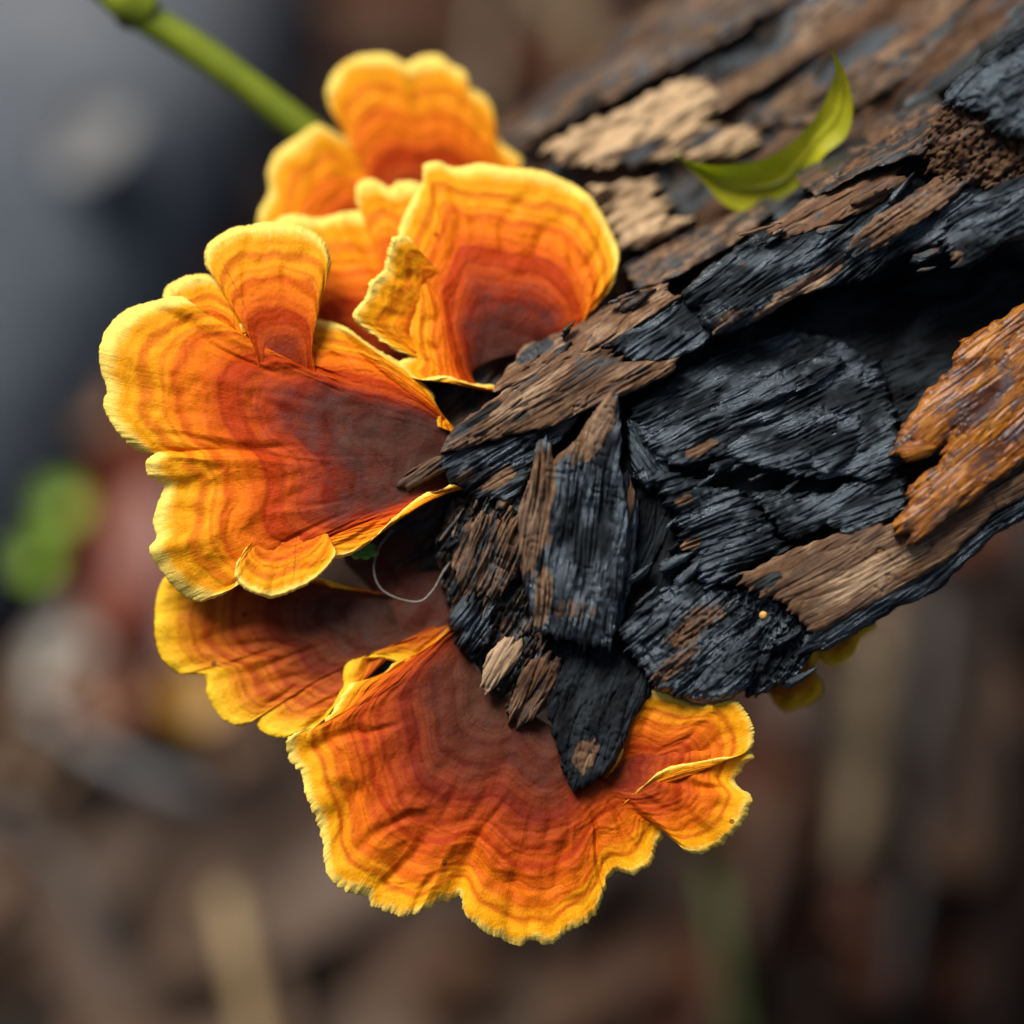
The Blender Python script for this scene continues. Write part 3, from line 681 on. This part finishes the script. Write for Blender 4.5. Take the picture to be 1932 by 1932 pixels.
# main bracket at the left
f = fung(790, 850, -30, 'largest many-lobed bracket with grey-brown centre, left of the pointed splintered slab')
cap(f, [(852, 912, 5), (830, 925, 18), (800, 932, 5), (745, 975, 12), (700, 1018, 12), (660, 1045, 5), (630, 1052, 0), (570, 1052, -8), (500, 1062, -10), (455, 1080, 0), (440, 1106, 10), (405, 1126, 8), (370, 1132, 8), (335, 1110, 10), (310, 1082, 10), (284, 1036, 18), (297, 1015, 2), (291, 985, 0), (300, 950, 2), (311, 915, -2),
        (281, 894, 12), (277, 872, 22), (296, 854, 14), (268, 852, 2), (235, 827, -4), (208, 790, -6), (197, 762, -6), (204, 735, -4), (193, 700, -12), (190, 660, -16), (204, 620, -22), (240, 586, -28), (290, 570, -30), (345, 562, -30), (372, 588, -34), (400, 612, -36), (470, 612, -62), (530, 606, -74), (590, 604, -72), (645, 616, -52), (700, 654, -42), (760, 690, -48), (800, 727, -50), (817, 748, -46), (808, 772, -44), (816, 800, -40)],
    [(880, 925, -50), (856, 905, -48), (838, 884, -44), (832, 864, -44), (834, 850, -44), (842, 836, -46), (864, 822, -54), (885, 828, -64)], M_f_main, ns=900, nt_=220, Lref=440, bulge=26, wave=14, wn=15, ridge=4.2, nr_=7, wrk=5, seed=1, teeth=1.4)
cap(f, [(478, 600, -40), (455, 565, -38), (415, 530, -36), (390, 500, -40), (390, 468, -44), (430, 437, -48), (480, 425, -50), (522, 420, -52), (572, 432, -50), (610, 456, -46), (622, 492, -42), (614, 530, -40), (598, 552, -46), (588, 575, -52), (584, 600, -50)],
    [(490, 720, -26), (510, 700, -22), (532, 690, -20), (552, 690, -20), (575, 696, -22), (596, 715, -26)], M_f_main, ns=320, nt_=110, Lref=235, bulge=16, wave=6, wn=6, ridge=3.5, nr_=6, seed=21, name='lobe', thick=(16, 7), zmin=0.34)
cap(f, [(318, 580, -50), (309, 560, -50), (316, 542, -50), (350, 524, -52), (382, 519, -54), (416, 531, -50), (448, 560, -42), (466, 588, -38), (468, 606, -30), (452, 612, -26)],
    [(395, 690, -42), (410, 672, -44), (430, 662, -44), (450, 662, -42), (468, 672, -40)], M_f_main, ns=240, nt_=90, Lref=210, bulge=10, wave=7, wn=6, ridge=3, nr_=6, seed=31, name='lobe', thick=(14, 7), zmin=0.35)
cap(f, [(462, 1036, 18), (447, 1062, 24), (442, 1086, 26), (455, 1106, 26), (482, 1121, 24), (512, 1129, 22), (548, 1118, 24), (588, 1098, 26), (618, 1070, 28), (634, 1044, 34), (628, 1030, 30)],
    [(495, 1000, -20), (520, 980, -22), (550, 974, -22), (582, 980, -20), (615, 1000, -18)], M_f_main, ns=280, nt_=100, Lref=190, bulge=10, wave=8, wn=6, ridge=3, nr_=6, seed=41, name='lobe', thick=(14, 7), zmin=0.32)

# round bracket at the upper right
f = fung(1000, 690, -150, 'round fan-shaped bracket with red centre, above the pointed splintered slab')
cap(f, [(1098, 588, -120), (1130, 568, -112), (1156, 538, -112), (1169, 490, -118), (1160, 450, -126), (1138, 408, -134), (1114, 370, -142), (1075, 344, -150), (1022, 322, -154), (965, 316, -156), (905, 308, -156), (860, 316, -152), (826, 305, -142), (800, 310, -136), (797, 340, -134), (776, 378, -128), (756, 420, -116), (752, 448, -98),
        (762, 480, -98), (770, 530, -96), (766, 570, -92), (760, 605, -86), (757, 635, -80), (760, 655, -72), (770, 670, -64), (752, 683, -50), (758, 702, -46), (790, 716, -42), (842, 712, -38), (890, 726, -48), (932, 728, -60)],
    [(1090, 640, -130), (1040, 650, -110), (985, 665, -100), (940, 675, -95), (905, 690, -95), (890, 705, -92), (910, 735, -90), (960, 745, -100)], M_f_main, ns=720, nt_=200, Lref=390, bulge=24, wave=12, wn=11, ridge=4, nr_=6.3, wrk=4.5, seed=51, conc=0.7)

cap(f, [(812, 520, -88), (792, 480, -72), (766, 445, -60), (741, 447, -56), (733, 470, -56), (724, 505, -54), (701, 530, -48), (687, 562, -42), (667, 598, -36), (692, 622, -40), (732, 652, -48), (776, 672, -58)],
    [(880, 540, -125), (872, 575, -128), (866, 610, -130), (862, 640, -130), (862, 665, -128), (866, 700, -124)], M_f_main, ns=320, nt_=110, Lref=250, bulge=10, wave=9, wn=8, ridge=3.5, nr_=6, seed=55, name='lobe', thick=(14, 7), zmin=0.35, jag=3.5, teeth=3, conc=0.5)

# bracket between, mostly hidden
f = fung(740, 640, -190, 'partly hidden red bracket squeezed between the round fan and the largest bracket')
cap(f, [(850, 420, -230), (812, 360, -220), (788, 344, -212), (750, 343, -208), (735, 354, -206), (704, 337, -206), (676, 346, -204), (672, 376, -200), (690, 394, -198), (650, 400, -192), (602, 411, -186), (548, 404, -182), (522, 414, -180), (500, 445, -180), (505, 520, -180), (540, 600, -170)],
    [(900, 640, -190), (840, 680, -180), (790, 705, -170), (740, 715, -160), (690, 705, -150), (650, 690, -145)], M_f_main, ns=380, nt_=120, Lref=400, bulge=30, wave=14, wn=9, ridge=4, nr_=8, seed=61, zmin=0.12)

# back bracket
f = fung(800, 420, -380, 'two-lobed bracket touching the green stem, behind the other brackets')
cap(f, [(985, 300, -350), (940, 262, -345), (932, 215, -340), (915, 182, -340), (886, 165, -342), (880, 140, -345), (846, 118, -348), (830, 105, -350), (792, 107, -350), (766, 119, -350), (736, 104, -352), (700, 102, -350), (655, 115, -346), (625, 146, -340), (616, 182, -336), (632, 216, -335), (662, 240, -338), (690, 250, -345), (660, 262, -345), (630, 250, -338), (600, 235, -330), (565, 256, -322), (520, 290, -316), (505, 326, -312), (508, 362, -306), (490, 398, -300), (486, 430, -296), (510, 480, -300)],
    [(960, 400, -385), (900, 420, -380), (820, 440, -370), (760, 460, -360), (710, 480, -350), (660, 500, -340), (620, 520, -330)], M_f_main, ns=560, nt_=130, Lref=360, bulge=26, wave=12, wn=10, ridge=5, nr_=8, seed=71, zmin=0.15, conc=0.6)

# bracket below the main one
f = fung(820, 1170, -90, 'dull shaded bracket tucked under the largest bracket, with a dark notch')
cap(f, [(628, 1108, -62), (606, 1092, -62), (540, 1085, -80), (440, 1075, -84), (350, 1070, -80), (308, 1092, -74), (293, 1150, -70), (294, 1212, -66), (313, 1252, -62), (342, 1271, -58), (386, 1277, -58), (391, 1310, -54), (410, 1346, -50), (436, 1366, -48), (462, 1368, -48), (486, 1354, -56), (486, 1372, -46), (512, 1389, -42), (542, 1391, -42), (592, 1374, -40), (626, 1336, -38), (648, 1294, -36), (652, 1262, -38), (666, 1247, -42), (722, 1243, -48), (770, 1256, -56), (812, 1232, -62), (842, 1196, -70)],
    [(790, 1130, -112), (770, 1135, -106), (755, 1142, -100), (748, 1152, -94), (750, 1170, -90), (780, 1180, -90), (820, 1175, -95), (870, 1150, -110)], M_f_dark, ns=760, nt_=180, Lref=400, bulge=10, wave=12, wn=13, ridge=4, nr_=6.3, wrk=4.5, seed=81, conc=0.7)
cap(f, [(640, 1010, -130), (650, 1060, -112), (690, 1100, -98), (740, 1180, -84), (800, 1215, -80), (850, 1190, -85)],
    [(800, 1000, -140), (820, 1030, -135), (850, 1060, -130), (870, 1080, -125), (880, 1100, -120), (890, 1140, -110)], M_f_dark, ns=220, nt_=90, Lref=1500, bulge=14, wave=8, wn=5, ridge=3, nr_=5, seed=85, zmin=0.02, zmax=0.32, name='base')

# big bracket at the bottom
f = fung(960, 1330, -60, 'broad ruffled orange bracket hanging under the black pointed stub')
cap(f, [(800, 1248, -58), (775, 1256, -52), (738, 1250, -44), (720, 1282, -36), (665, 1291, -28), (640, 1320, -20), (612, 1362, -10), (572, 1384, -4), (540, 1393, 4), (546, 1430, 4), (572, 1466, 2), (580, 1510, 0), (602, 1560, 0), (609, 1610, 2), (622, 1656, 4), (652, 1681, 6), (690, 1690, 10), (702, 1710, 10), (736, 1722, 10), (770, 1732, 8), (802, 1714, 4), (842, 1700, -4), (868, 1692, -12),
        (876, 1722, 8), (910, 1756, 12), (946, 1771, 14), (976, 1784, 14), (1000, 1774, 12), (1040, 1782, 14), (1066, 1760, 12), (1102, 1745, 10), (1136, 1705, 6), (1142, 1675, 0), (1160, 1643, -6), (1196, 1649, 4), (1232, 1625, 4), (1242, 1590, -4), (1258, 1570, -10), (1276, 1590, 10), (1310, 1610, 16), (1348, 1600, 16), (1386, 1570, 14), (1410, 1536, 12), (1418, 1500, 10), (1390, 1482, 4), (1396, 1455, 2), (1422, 1425, 4), (1400, 1400, -10)],
    [(870, 1160, -60), (870, 1220, -52), (905, 1270, -44), (950, 1310, -38), (1000, 1345, -34), (1055, 1385, -32), (1085, 1420, -30), (1102, 1445, -30), (1116, 1450, -30), (1130, 1445, -30), (1150, 1430, -32)], M_f_low, ns=1000, nt_=220, Lref=390, bulge=18, wave=16, wn=17, ridge=4.2, nr_=8, wrk=6.0, seed=91, conc=0.75, jag=4.5)
cap(f, [(1190, 1500, 2), (1260, 1450, 14), (1340, 1432, 18), (1416, 1414, 18), (1423, 1376, 16), (1410, 1346, 12), (1386, 1320, 8), (1345, 1326, 2), (1310, 1326, -6), (1276, 1310, -8), (1240, 1298, -8), (1200, 1308, -8), (1176, 1340, -8), (1172, 1376, -8), (1180, 1405, -10), (1160, 1450, -14), (1120, 1490, -16)],
    [(1140, 1560, -40), (1165, 1530, -36), (1180, 1510, -34), (1180, 1490, -32), (1165, 1480, -32), (1130, 1500, -34), (1090, 1530, -40)], M_f_low, ns=420, nt_=130, Lref=235, bulge=12, wave=8, wn=7, ridge=3, nr_=9, seed=101, name='lobe', conc=0.6, thick=(14, 7), zmin=0.3)
# small bracket on the underside of the log at the right
f = fung(1540, 1210, -150, 'small curled bracket peeking out beneath the charred plank edge')
cap(f, [(1655, 1180, -170), (1625, 1202, -165), (1610, 1235, -160), (1580, 1255, -156), (1556, 1252, -158), (1542, 1242, -164), (1532, 1262, -160), (1550, 1295, -156), (1540, 1318, -154), (1508, 1334, -152), (1482, 1340, -152), (1460, 1322, -156)],
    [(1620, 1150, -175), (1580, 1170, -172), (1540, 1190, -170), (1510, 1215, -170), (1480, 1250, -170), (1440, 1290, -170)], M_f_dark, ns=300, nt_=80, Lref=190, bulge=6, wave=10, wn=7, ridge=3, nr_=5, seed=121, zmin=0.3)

# ------------------------------------------------------------------ small things on the log
def mat_simple(name, c1, c2, scale=200, rough=0.5, spec=0.4, bump=0.4, bd=0.0006, sss=0.0):
    n = NT(name); o = n.obj()
    f_ = n.noise(o, scale, 5, 0.6)
    col = n.mix(n.step(f_, 0.33, 0.67), c1, c2)
    h = n.noise(o, scale * 4, 4, 0.6)
    m = n.set(color=col, rough=rough, spec=spec, normal=n.bump(h, bump, bd))
    if sss:
        n.b.inputs['Subsurface Weight'].default_value = sss; n.b.inputs['Subsurface Scale'].default_value = 0.003; n.b.inputs['Subsurface Radius'].default_value = (0.6, 1, 0.2)
    return m

M_leaf = mat_simple('yellow_green_leaf', (0.26, 0.27, 0.004), (0.46, 0.42, 0.008), 90, 0.38, 0.5, 0.2, 0.0004, 0.2)
M_stem = mat_simple('green_stem', (0.12, 0.16, 0.004), (0.20, 0.24, 0.006), 70, 0.4, 0.5, 0.2, 0.0005)
M_node = mat_simple('brown_node', (0.05, 0.03, 0.012), (0.09, 0.05, 0.02), 120)

lf = thing('leaf', tuple(P(np.array(1440.), np.array(380.), np.array(-215.))), 'small twisted yellow-green leaf lying on the upper side of the log', 'leaf')
lo_ = catmull([(1272, 294, -150), (1318, 334, -165), (1370, 388, -195), (1440, 406, -210), (1500, 388, -205), (1528, 338, -185), (1552, 296, -160), (1598, 255, -140), (1609, 200, -120), (1596, 140, -90), (1566, 86, -60)], 70)
up_ = catmull([(1272, 293, -150), (1330, 310, -150), (1400, 308, -150), (1450, 296, -150), (1500, 262, -150), (1536, 224, -145), (1556, 190, -130), (1568, 160, -112), (1576, 130, -88), (1565, 85, -60)], 70)
cc = np.linspace(0, 1, 17)[None, :, None]
lg = lo_[:, None] * (1 - cc) + up_[:, None] * cc
lg[..., 2] += -14 - 26 * np.sin(np.pi * cc[..., 0]) * np.linspace(1, 0.2, 70)[:, None] + 4 * np.exp(-((cc[..., 0] - 0.5) / 0.06) ** 2)
lt = P(lg[..., 0], lg[..., 1], lg[..., 2]).reshape(-1, 3); lb = P(lg[..., 0], lg[..., 1], lg[..., 2] - 4).reshape(-1, 3)
vein = P(*[catmull((lo_ * 0.5 + up_ * 0.5)[::7] + np.array([0, 0, -28]), 40)[:, i] for i in range(3)])
tube('midrib', vein, np.linspace(0.0003, 0.00012, 40), M_stem, lf, 8)
mesh_obj('blade', np.vstack([lt, lb]), np.vstack([grid_faces(70, 17), grid_faces(70, 17, 1190, True)]), M_leaf, lf)

def px_curve(pts, n): 
    c = catmull(pts, n); return P(c[:, 0], c[:, 1], c[:, 2])

st = thing('plant_stem', tuple(P(np.array(600.), np.array(260.), np.array(-420.))), 'thick green plant stem leaning against the two-lobed back bracket', 'stem')
tube('stalk', px_curve([(60, -190, -330), (140, -90, -350), (235, 8, -368), (330, 68, -385), (450, 150, -400), (580, 250, -418), (700, 350, -440)], 60), np.linspace(0.0031, 0.0027, 60), M_stem, st, 20, 0.06, 3)
tube('leaf_sheath', px_curve([(210, -35, -360), (240, 0, -362), (285, 30, -372)], 14), np.array([0.0031, 0.0034, 0.0037, 0.0039, 0.004, 0.0041, 0.0041, 0.004, 0.0039, 0.0037, 0.0036, 0.0034, 0.0033, 0.0031]), M_stem, st, 20, 0.08, 9)
tube('node_scar', px_curve([(222, 14, -355), (240, 34, -360), (262, 44, -366)], 8), [0.0007, 0.0014, 0.0018, 0.0019, 0.0018, 0.0015, 0.0012, 0.0006], M_node, st, 10, 0.3, 2)

M_root = mat_simple('pale_root', (0.09, 0.07, 0.055), (0.15, 0.125, 0.10), 300, 0.4)
tag(tube('root_fibre', px_curve([(740, 1000, -60), (712, 1040, -48), (706, 1080, -42), (720, 1112, -40), (760, 1132, -38), (795, 1134, -38), (818, 1112, -40), (836, 1080, -46), (850, 1060, -52)], 60), 0.00022, M_root, None, 8), 'thin pale looped root fibre hanging by the crumbling log end', 'root')

def blob(name, x, y, w_, r, mat, parent=None, sq=(1, 1, 1), seed=0, n=14, amp=0.15):
    c = P(np.array(float(x)), np.array(float(y)), np.array(float(w_)))
    th = np.linspace(0, np.pi, n); ph = np.linspace(0, 2 * np.pi, 2 * n, endpoint=False)
    T, H = np.meshgrid(th, ph, indexing='ij')
    rr = r * (1 + amp * fbm(T * 1.5 + 3, np.cos(H) * 2 + np.sin(H), 2, seed))
    V = np.stack([rr * np.sin(T) * np.cos(H) * sq[0], rr * np.sin(T) * np.sin(H) * sq[1], rr * np.cos(T) * sq[2]], -1).reshape(-1, 3) + c
    return mesh_obj(name, V, grid_faces(n, 2 * n, 0, True, True), mat, parent)

M_seed = mat_simple('ochre_seed', (0.45, 0.22, 0.05), (0.6, 0.33, 0.09), 900, 0.4)
tag(blob('seed', 1440, 1161, 24, 0.0007, M_seed), 'tiny round ochre seed stuck below the brown plank', 'seed')
M_moss = mat_simple('moss_green', (0.05, 0.16, 0.02), (0.11, 0.28, 0.03), 900, 0.6)
ms = thing('moss_tuft', tuple(P(np.array(690.), np.array(1044.), np.array(-60.))), 'tiny bright green moss tuft under the largest bracket margin', 'moss')
for k, (x, y) in enumerate(((672, 1048), (684, 1041), (696, 1038), (705, 1044), (690, 1049), (700, 1032))):
    blob('leaflet', x, y, -48 - 3 * (k % 3), 0.0009, M_moss, ms, (1, 0.7, 0.6), k)

# ------------------------------------------------------------------ forest floor, far below the focus
n = NT('shade_toned_humus'); o = n.obj()
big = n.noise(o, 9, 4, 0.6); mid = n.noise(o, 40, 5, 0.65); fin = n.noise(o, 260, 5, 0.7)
col = n.ramp(n.math('ADD', n.math('MULTIPLY', big, 0.5), n.math('MULTIPLY', mid, 0.5)), [(0.3, (0.010, 0.007, 0.005)), (0.5, (0.026, 0.017, 0.012)), (0.7, (0.06, 0.042, 0.032))])  # humus tones kept near black, putting the log's shade into the colour
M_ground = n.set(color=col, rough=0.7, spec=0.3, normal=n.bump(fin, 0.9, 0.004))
gs = np.concatenate([-np.geomspace(12, 0.52, 14), np.linspace(-0.5, 0.5, 130), np.geomspace(0.52, 12, 14)])
GX, GY = np.meshgrid(gs, gs, indexing='ij')
GZ = (0.012 * fbm(GX / 0.12, GY / 0.12, 3, 3) + 0.006 * fbm(GX / 0.03, GY / 0.03, 3, 8)) * np.exp(-(GX ** 2 + GY ** 2) / 4)
def ground_z(x, y): return float(0.012 * fbm(np.array(x / 0.12), np.array(y / 0.12), 3, 3) + 0.006 * fbm(np.array(x / 0.03), np.array(y / 0.03), 3, 8))
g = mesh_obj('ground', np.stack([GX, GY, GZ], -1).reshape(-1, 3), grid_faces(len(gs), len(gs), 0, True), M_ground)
g['kind'] = 'structure'
# make sure it faces up
if g.data.polygons[len(g.data.polygons) // 2].normal.z < 0: g.data.flip_normals()

def gp(x, y, h=0.0):
    """where the photo direction (x, y) meets the forest floor"""
    d = -BACK + (x - 966) * S / D * RIGHT + (966 - y) * S / D * UP
    t = (h - CAM[2]) / d[2]
    return CAM + d * t

# leaf litter: one mass of curled leaves
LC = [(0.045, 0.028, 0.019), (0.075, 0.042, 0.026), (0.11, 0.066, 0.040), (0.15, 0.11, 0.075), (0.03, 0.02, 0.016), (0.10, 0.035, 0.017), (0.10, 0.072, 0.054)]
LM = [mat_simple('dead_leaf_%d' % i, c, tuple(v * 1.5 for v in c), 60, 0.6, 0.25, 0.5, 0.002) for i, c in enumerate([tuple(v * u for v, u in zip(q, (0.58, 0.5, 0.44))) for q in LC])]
LV = [[] for _ in LM]; LF = [[] for _ in LM]
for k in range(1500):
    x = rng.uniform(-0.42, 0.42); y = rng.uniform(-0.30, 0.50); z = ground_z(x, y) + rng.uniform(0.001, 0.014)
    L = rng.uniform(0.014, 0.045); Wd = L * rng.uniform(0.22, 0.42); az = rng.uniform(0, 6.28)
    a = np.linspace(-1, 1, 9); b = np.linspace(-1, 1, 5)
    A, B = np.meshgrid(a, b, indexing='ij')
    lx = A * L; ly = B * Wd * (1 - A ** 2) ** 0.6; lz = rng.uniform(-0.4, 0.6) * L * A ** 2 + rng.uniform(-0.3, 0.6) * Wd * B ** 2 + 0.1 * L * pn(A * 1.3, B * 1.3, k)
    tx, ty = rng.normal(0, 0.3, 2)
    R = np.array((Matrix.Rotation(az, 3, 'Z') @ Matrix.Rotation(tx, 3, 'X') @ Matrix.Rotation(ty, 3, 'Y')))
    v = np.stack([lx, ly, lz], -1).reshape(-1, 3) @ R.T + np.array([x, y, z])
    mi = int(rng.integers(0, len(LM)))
    if x > 0.02 and rng.random() < 0.75: mi = int(rng.choice([0, 4, 4, 4, 5]))  # darker leaves favoured on the right, shade put into the litter colour
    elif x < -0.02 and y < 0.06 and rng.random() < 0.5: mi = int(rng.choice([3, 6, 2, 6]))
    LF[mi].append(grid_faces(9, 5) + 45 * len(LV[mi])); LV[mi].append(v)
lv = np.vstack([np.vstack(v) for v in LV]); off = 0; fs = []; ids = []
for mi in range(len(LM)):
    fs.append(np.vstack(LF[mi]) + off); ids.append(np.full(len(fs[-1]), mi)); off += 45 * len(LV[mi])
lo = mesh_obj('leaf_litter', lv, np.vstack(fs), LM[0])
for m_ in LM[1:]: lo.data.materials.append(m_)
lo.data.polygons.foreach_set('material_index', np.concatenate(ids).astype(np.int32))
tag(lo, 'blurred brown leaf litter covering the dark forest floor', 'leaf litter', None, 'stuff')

# grey trunk lying at the left
M_grey = mat_wood('silver_grey_wood', char=(0.045, 0.052, 0.062), dark=(0.045, 0.052, 0.062), mid=(0.085, 0.097, 0.112), pale=(0.22, 0.225, 0.235), rough_c=0.6, rough_w=0.65)
A_ = gp(-600, 1250, 0.05); B_ = gp(-60, 420, 0.05); C_ = gp(150, -60, 0.05); D_ = gp(330, -700, 0.05)
pts = catmull([A_, B_, C_, D_], 60)
pts[:, 2] = 0.012
tr = tube('fallen_tree', pts, np.linspace(0.046, 0.056, 60), M_grey, None, 48, 0.12, 12, 0.4, 0.55)
tag(tr, 'smooth silver-grey fallen trunk lying on the floor beside the log', 'trunk')

def stick(name, pts, r, mat, label, cat='stick', group=None, rough=0.15):
    c = catmull(np.array(pts), 24)
    return tag(tube(name, c, np.linspace(r, r * 0.75, 24), mat, None, 12, rough, int(r * 1e5), 0.6, 1.0), label, cat, group)

M_straw = mat_simple('pale_straw', (0.20, 0.135, 0.06), (0.32, 0.22, 0.10), 60, 0.5)
M_twig = mat_simple('tan_twig', (0.10, 0.07, 0.038), (0.17, 0.115, 0.06), 60, 0.55)
M_dtwig = mat_simple('dark_twig', (0.02, 0.016, 0.013), (0.05, 0.038, 0.03), 60, 0.55)
M_gtwig = mat_simple('grey_twig', (0.10, 0.10, 0.10), (0.17, 0.165, 0.16), 60, 0.5)
M_grass = mat_simple('green_blade', (0.035, 0.055, 0.01), (0.06, 0.085, 0.015), 60, 0.5)
Z0 = 0.014
def gline(pp, h=Z0): return [gp(x, y, h + 0.004 * i % 0.008) for i, (x, y) in enumerate(pp)]
stick('straw_stalk', gline([(425, 1690), (455, 1820), (490, 1990)], 0.03), 0.0033, M_straw, 'pale straw-coloured stalk on the floor below the broad orange bracket')
stick('twig', gline([(1660, 1160), (1640, 1330), (1625, 1480), (1600, 1640)], 0.028), 0.0048, M_twig, 'straight tan twig on the floor beyond the small curled bracket')
stick('twig', gline([(1770, 1130), (1745, 1400), (1730, 1600), (1690, 1900)], 0.024), 0.0045, M_dtwig, 'dark twig lying alongside the straight tan twig')
stick('twig', gline([(900, 240), (920, 90), (950, -120)], 0.03), 0.0030, M_twig, 'tan twig on the floor behind the two-lobed back bracket')
stick('twig', gline([(1130, 150), (1080, 40), (1010, -60)], 0.02), 0.0052, M_twig, 'thick tan twig leaning toward the far side of the log')
stick('twig', gline([(60, 1330), (200, 1430), (400, 1510)], 0.03), 0.0028, M_gtwig, 'thin grey twig lying on the floor below the grey trunk')
stick('twig', gline([(-40, 1500), (120, 1640), (260, 1900)], 0.02), 0.005, M_dtwig, 'dark twig on the floor beside the pale straw stalk')
stick('grass_blade', gline([(1345, 1640), (1365, 1780), (1400, 1990)], 0.03), 0.0026, M_grass, 'olive grass blade on the floor under the broad orange bracket', 'grass')
stick('twig', gline([(1480, 1500), (1430, 1700), (1330, 1990)], 0.02), 0.006, LM[1], 'stout brown twig lying by the olive grass blade')
stick('twig', gline([(1850, 1250), (1880, 1600), (1870, 1950)], 0.02), 0.006, LM[0], 'stout dark brown twig at the edge of the litter, right of other twigs')

def floor_leaf(x, y, h, L, Wd, az, mat, label, cat='leaf', group=None, curl=0.3, tilt=(0.15, 0.1)):
    a = np.linspace(-1, 1, 17); b = np.linspace(-1, 1, 9); A, B = np.meshgrid(a, b, indexing='ij')
    v = np.stack([A * L, B * Wd * (1 - A ** 2) ** 0.6, curl * L * A ** 2 + 0.3 * Wd * B ** 2 + 0.08 * L * pn(A * 1.5, B * 1.5, int(x))], -1).reshape(-1, 3)
    v2 = v - np.array([0, 0, 0.0004])
    R = np.array((Matrix.Rotation(az, 3, 'Z') @ Matrix.Rotation(tilt[0], 3, 'X') @ Matrix.Rotation(tilt[1], 3, 'Y')))
    V = np.vstack([v, v2]) @ R.T + gp(x, y, h)
    return tag(mesh_obj('fallen_leaf', V, np.vstack([grid_faces(17, 9), grid_faces(17, 9, 153, True)]), mat), label, cat, group)
M_bright = mat_simple('bright_green_leaf', (0.19, 0.32, 0.012), (0.30, 0.44, 0.035), 50, 0.35)
M_redleaf = mat_simple('dark_red_leaf', (0.10, 0.018, 0.006), (0.17, 0.034, 0.010), 40, 0.45)
M_rust = mat_simple('rust_leaf', (0.16, 0.075, 0.035), (0.24, 0.12, 0.06), 40, 0.5)
M_ochre = mat_simple('ochre_leaf', (0.18, 0.085, 0.008), (0.28, 0.14, 0.012), 40, 0.5)
M_pale = mat_simple('pale_leaf', (0.30, 0.27, 0.22), (0.44, 0.41, 0.36), 40, 0.45)
floor_leaf(112, 955, 0.045, 0.0052, 0.0052, 0.8, M_bright, 'small bright green seedling leaf on the floor, upper of the pair')
floor_leaf(62, 1055, 0.045, 0.0045, 0.0048, 0.3, M_bright, 'small bright green seedling leaf on the floor, lower of the pair')
floor_leaf(165, 262, 0.066, 0.013, 0.009, 0.9, M_gtwig, 'pale flake lying on top of the grey fallen tree', 'bark flake', None, -0.1)
floor_leaf(235, 1020, 0.03, 0.032, 0.011, 1.45, M_redleaf, 'dark red fallen leaf under the largest bracket')
floor_leaf(290, 1200, 0.025, 0.028, 0.011, 1.2, M_redleaf, 'dark red fallen leaf under the dull shaded bracket')
floor_leaf(300, 470, 0.025, 0.013, 0.008, 0.5, M_rust, 'rust-brown fallen leaf between the grey trunk and the largest bracket')
floor_leaf(165, 760, 0.03, 0.010, 0.010, 0.9, M_rust, 'rust-brown round fallen leaf against the grey trunk')
floor_leaf(370, 1310, 0.05, 0.010, 0.008, 0.2, M_ochre, 'ochre yellow fallen leaf under the dull shaded bracket')
floor_leaf(125, 1215, 0.03, 0.016, 0.007, 1.0, M_pale, 'pale cream fallen leaf below the green seedling leaves')
floor_leaf(180, 1330, 0.03, 0.014, 0.009, 2.2, M_rust, 'rust-brown fallen leaf resting by the thin grey twig')
floor_leaf(560, 1600, 0.02, 0.05, 0.022, 0.6, LM[6], 'broad grey-brown fallen leaf under the broad orange bracket')
floor_leaf(300, 1800, 0.02, 0.055, 0.026, 2.0, LM[6], 'broad grey-brown fallen leaf beside the pale straw stalk')
floor_leaf(1740, 1480, 0.02, 0.03, 0.014, 1.8, LM[2], 'mid brown fallen leaf lying under the dark twig')
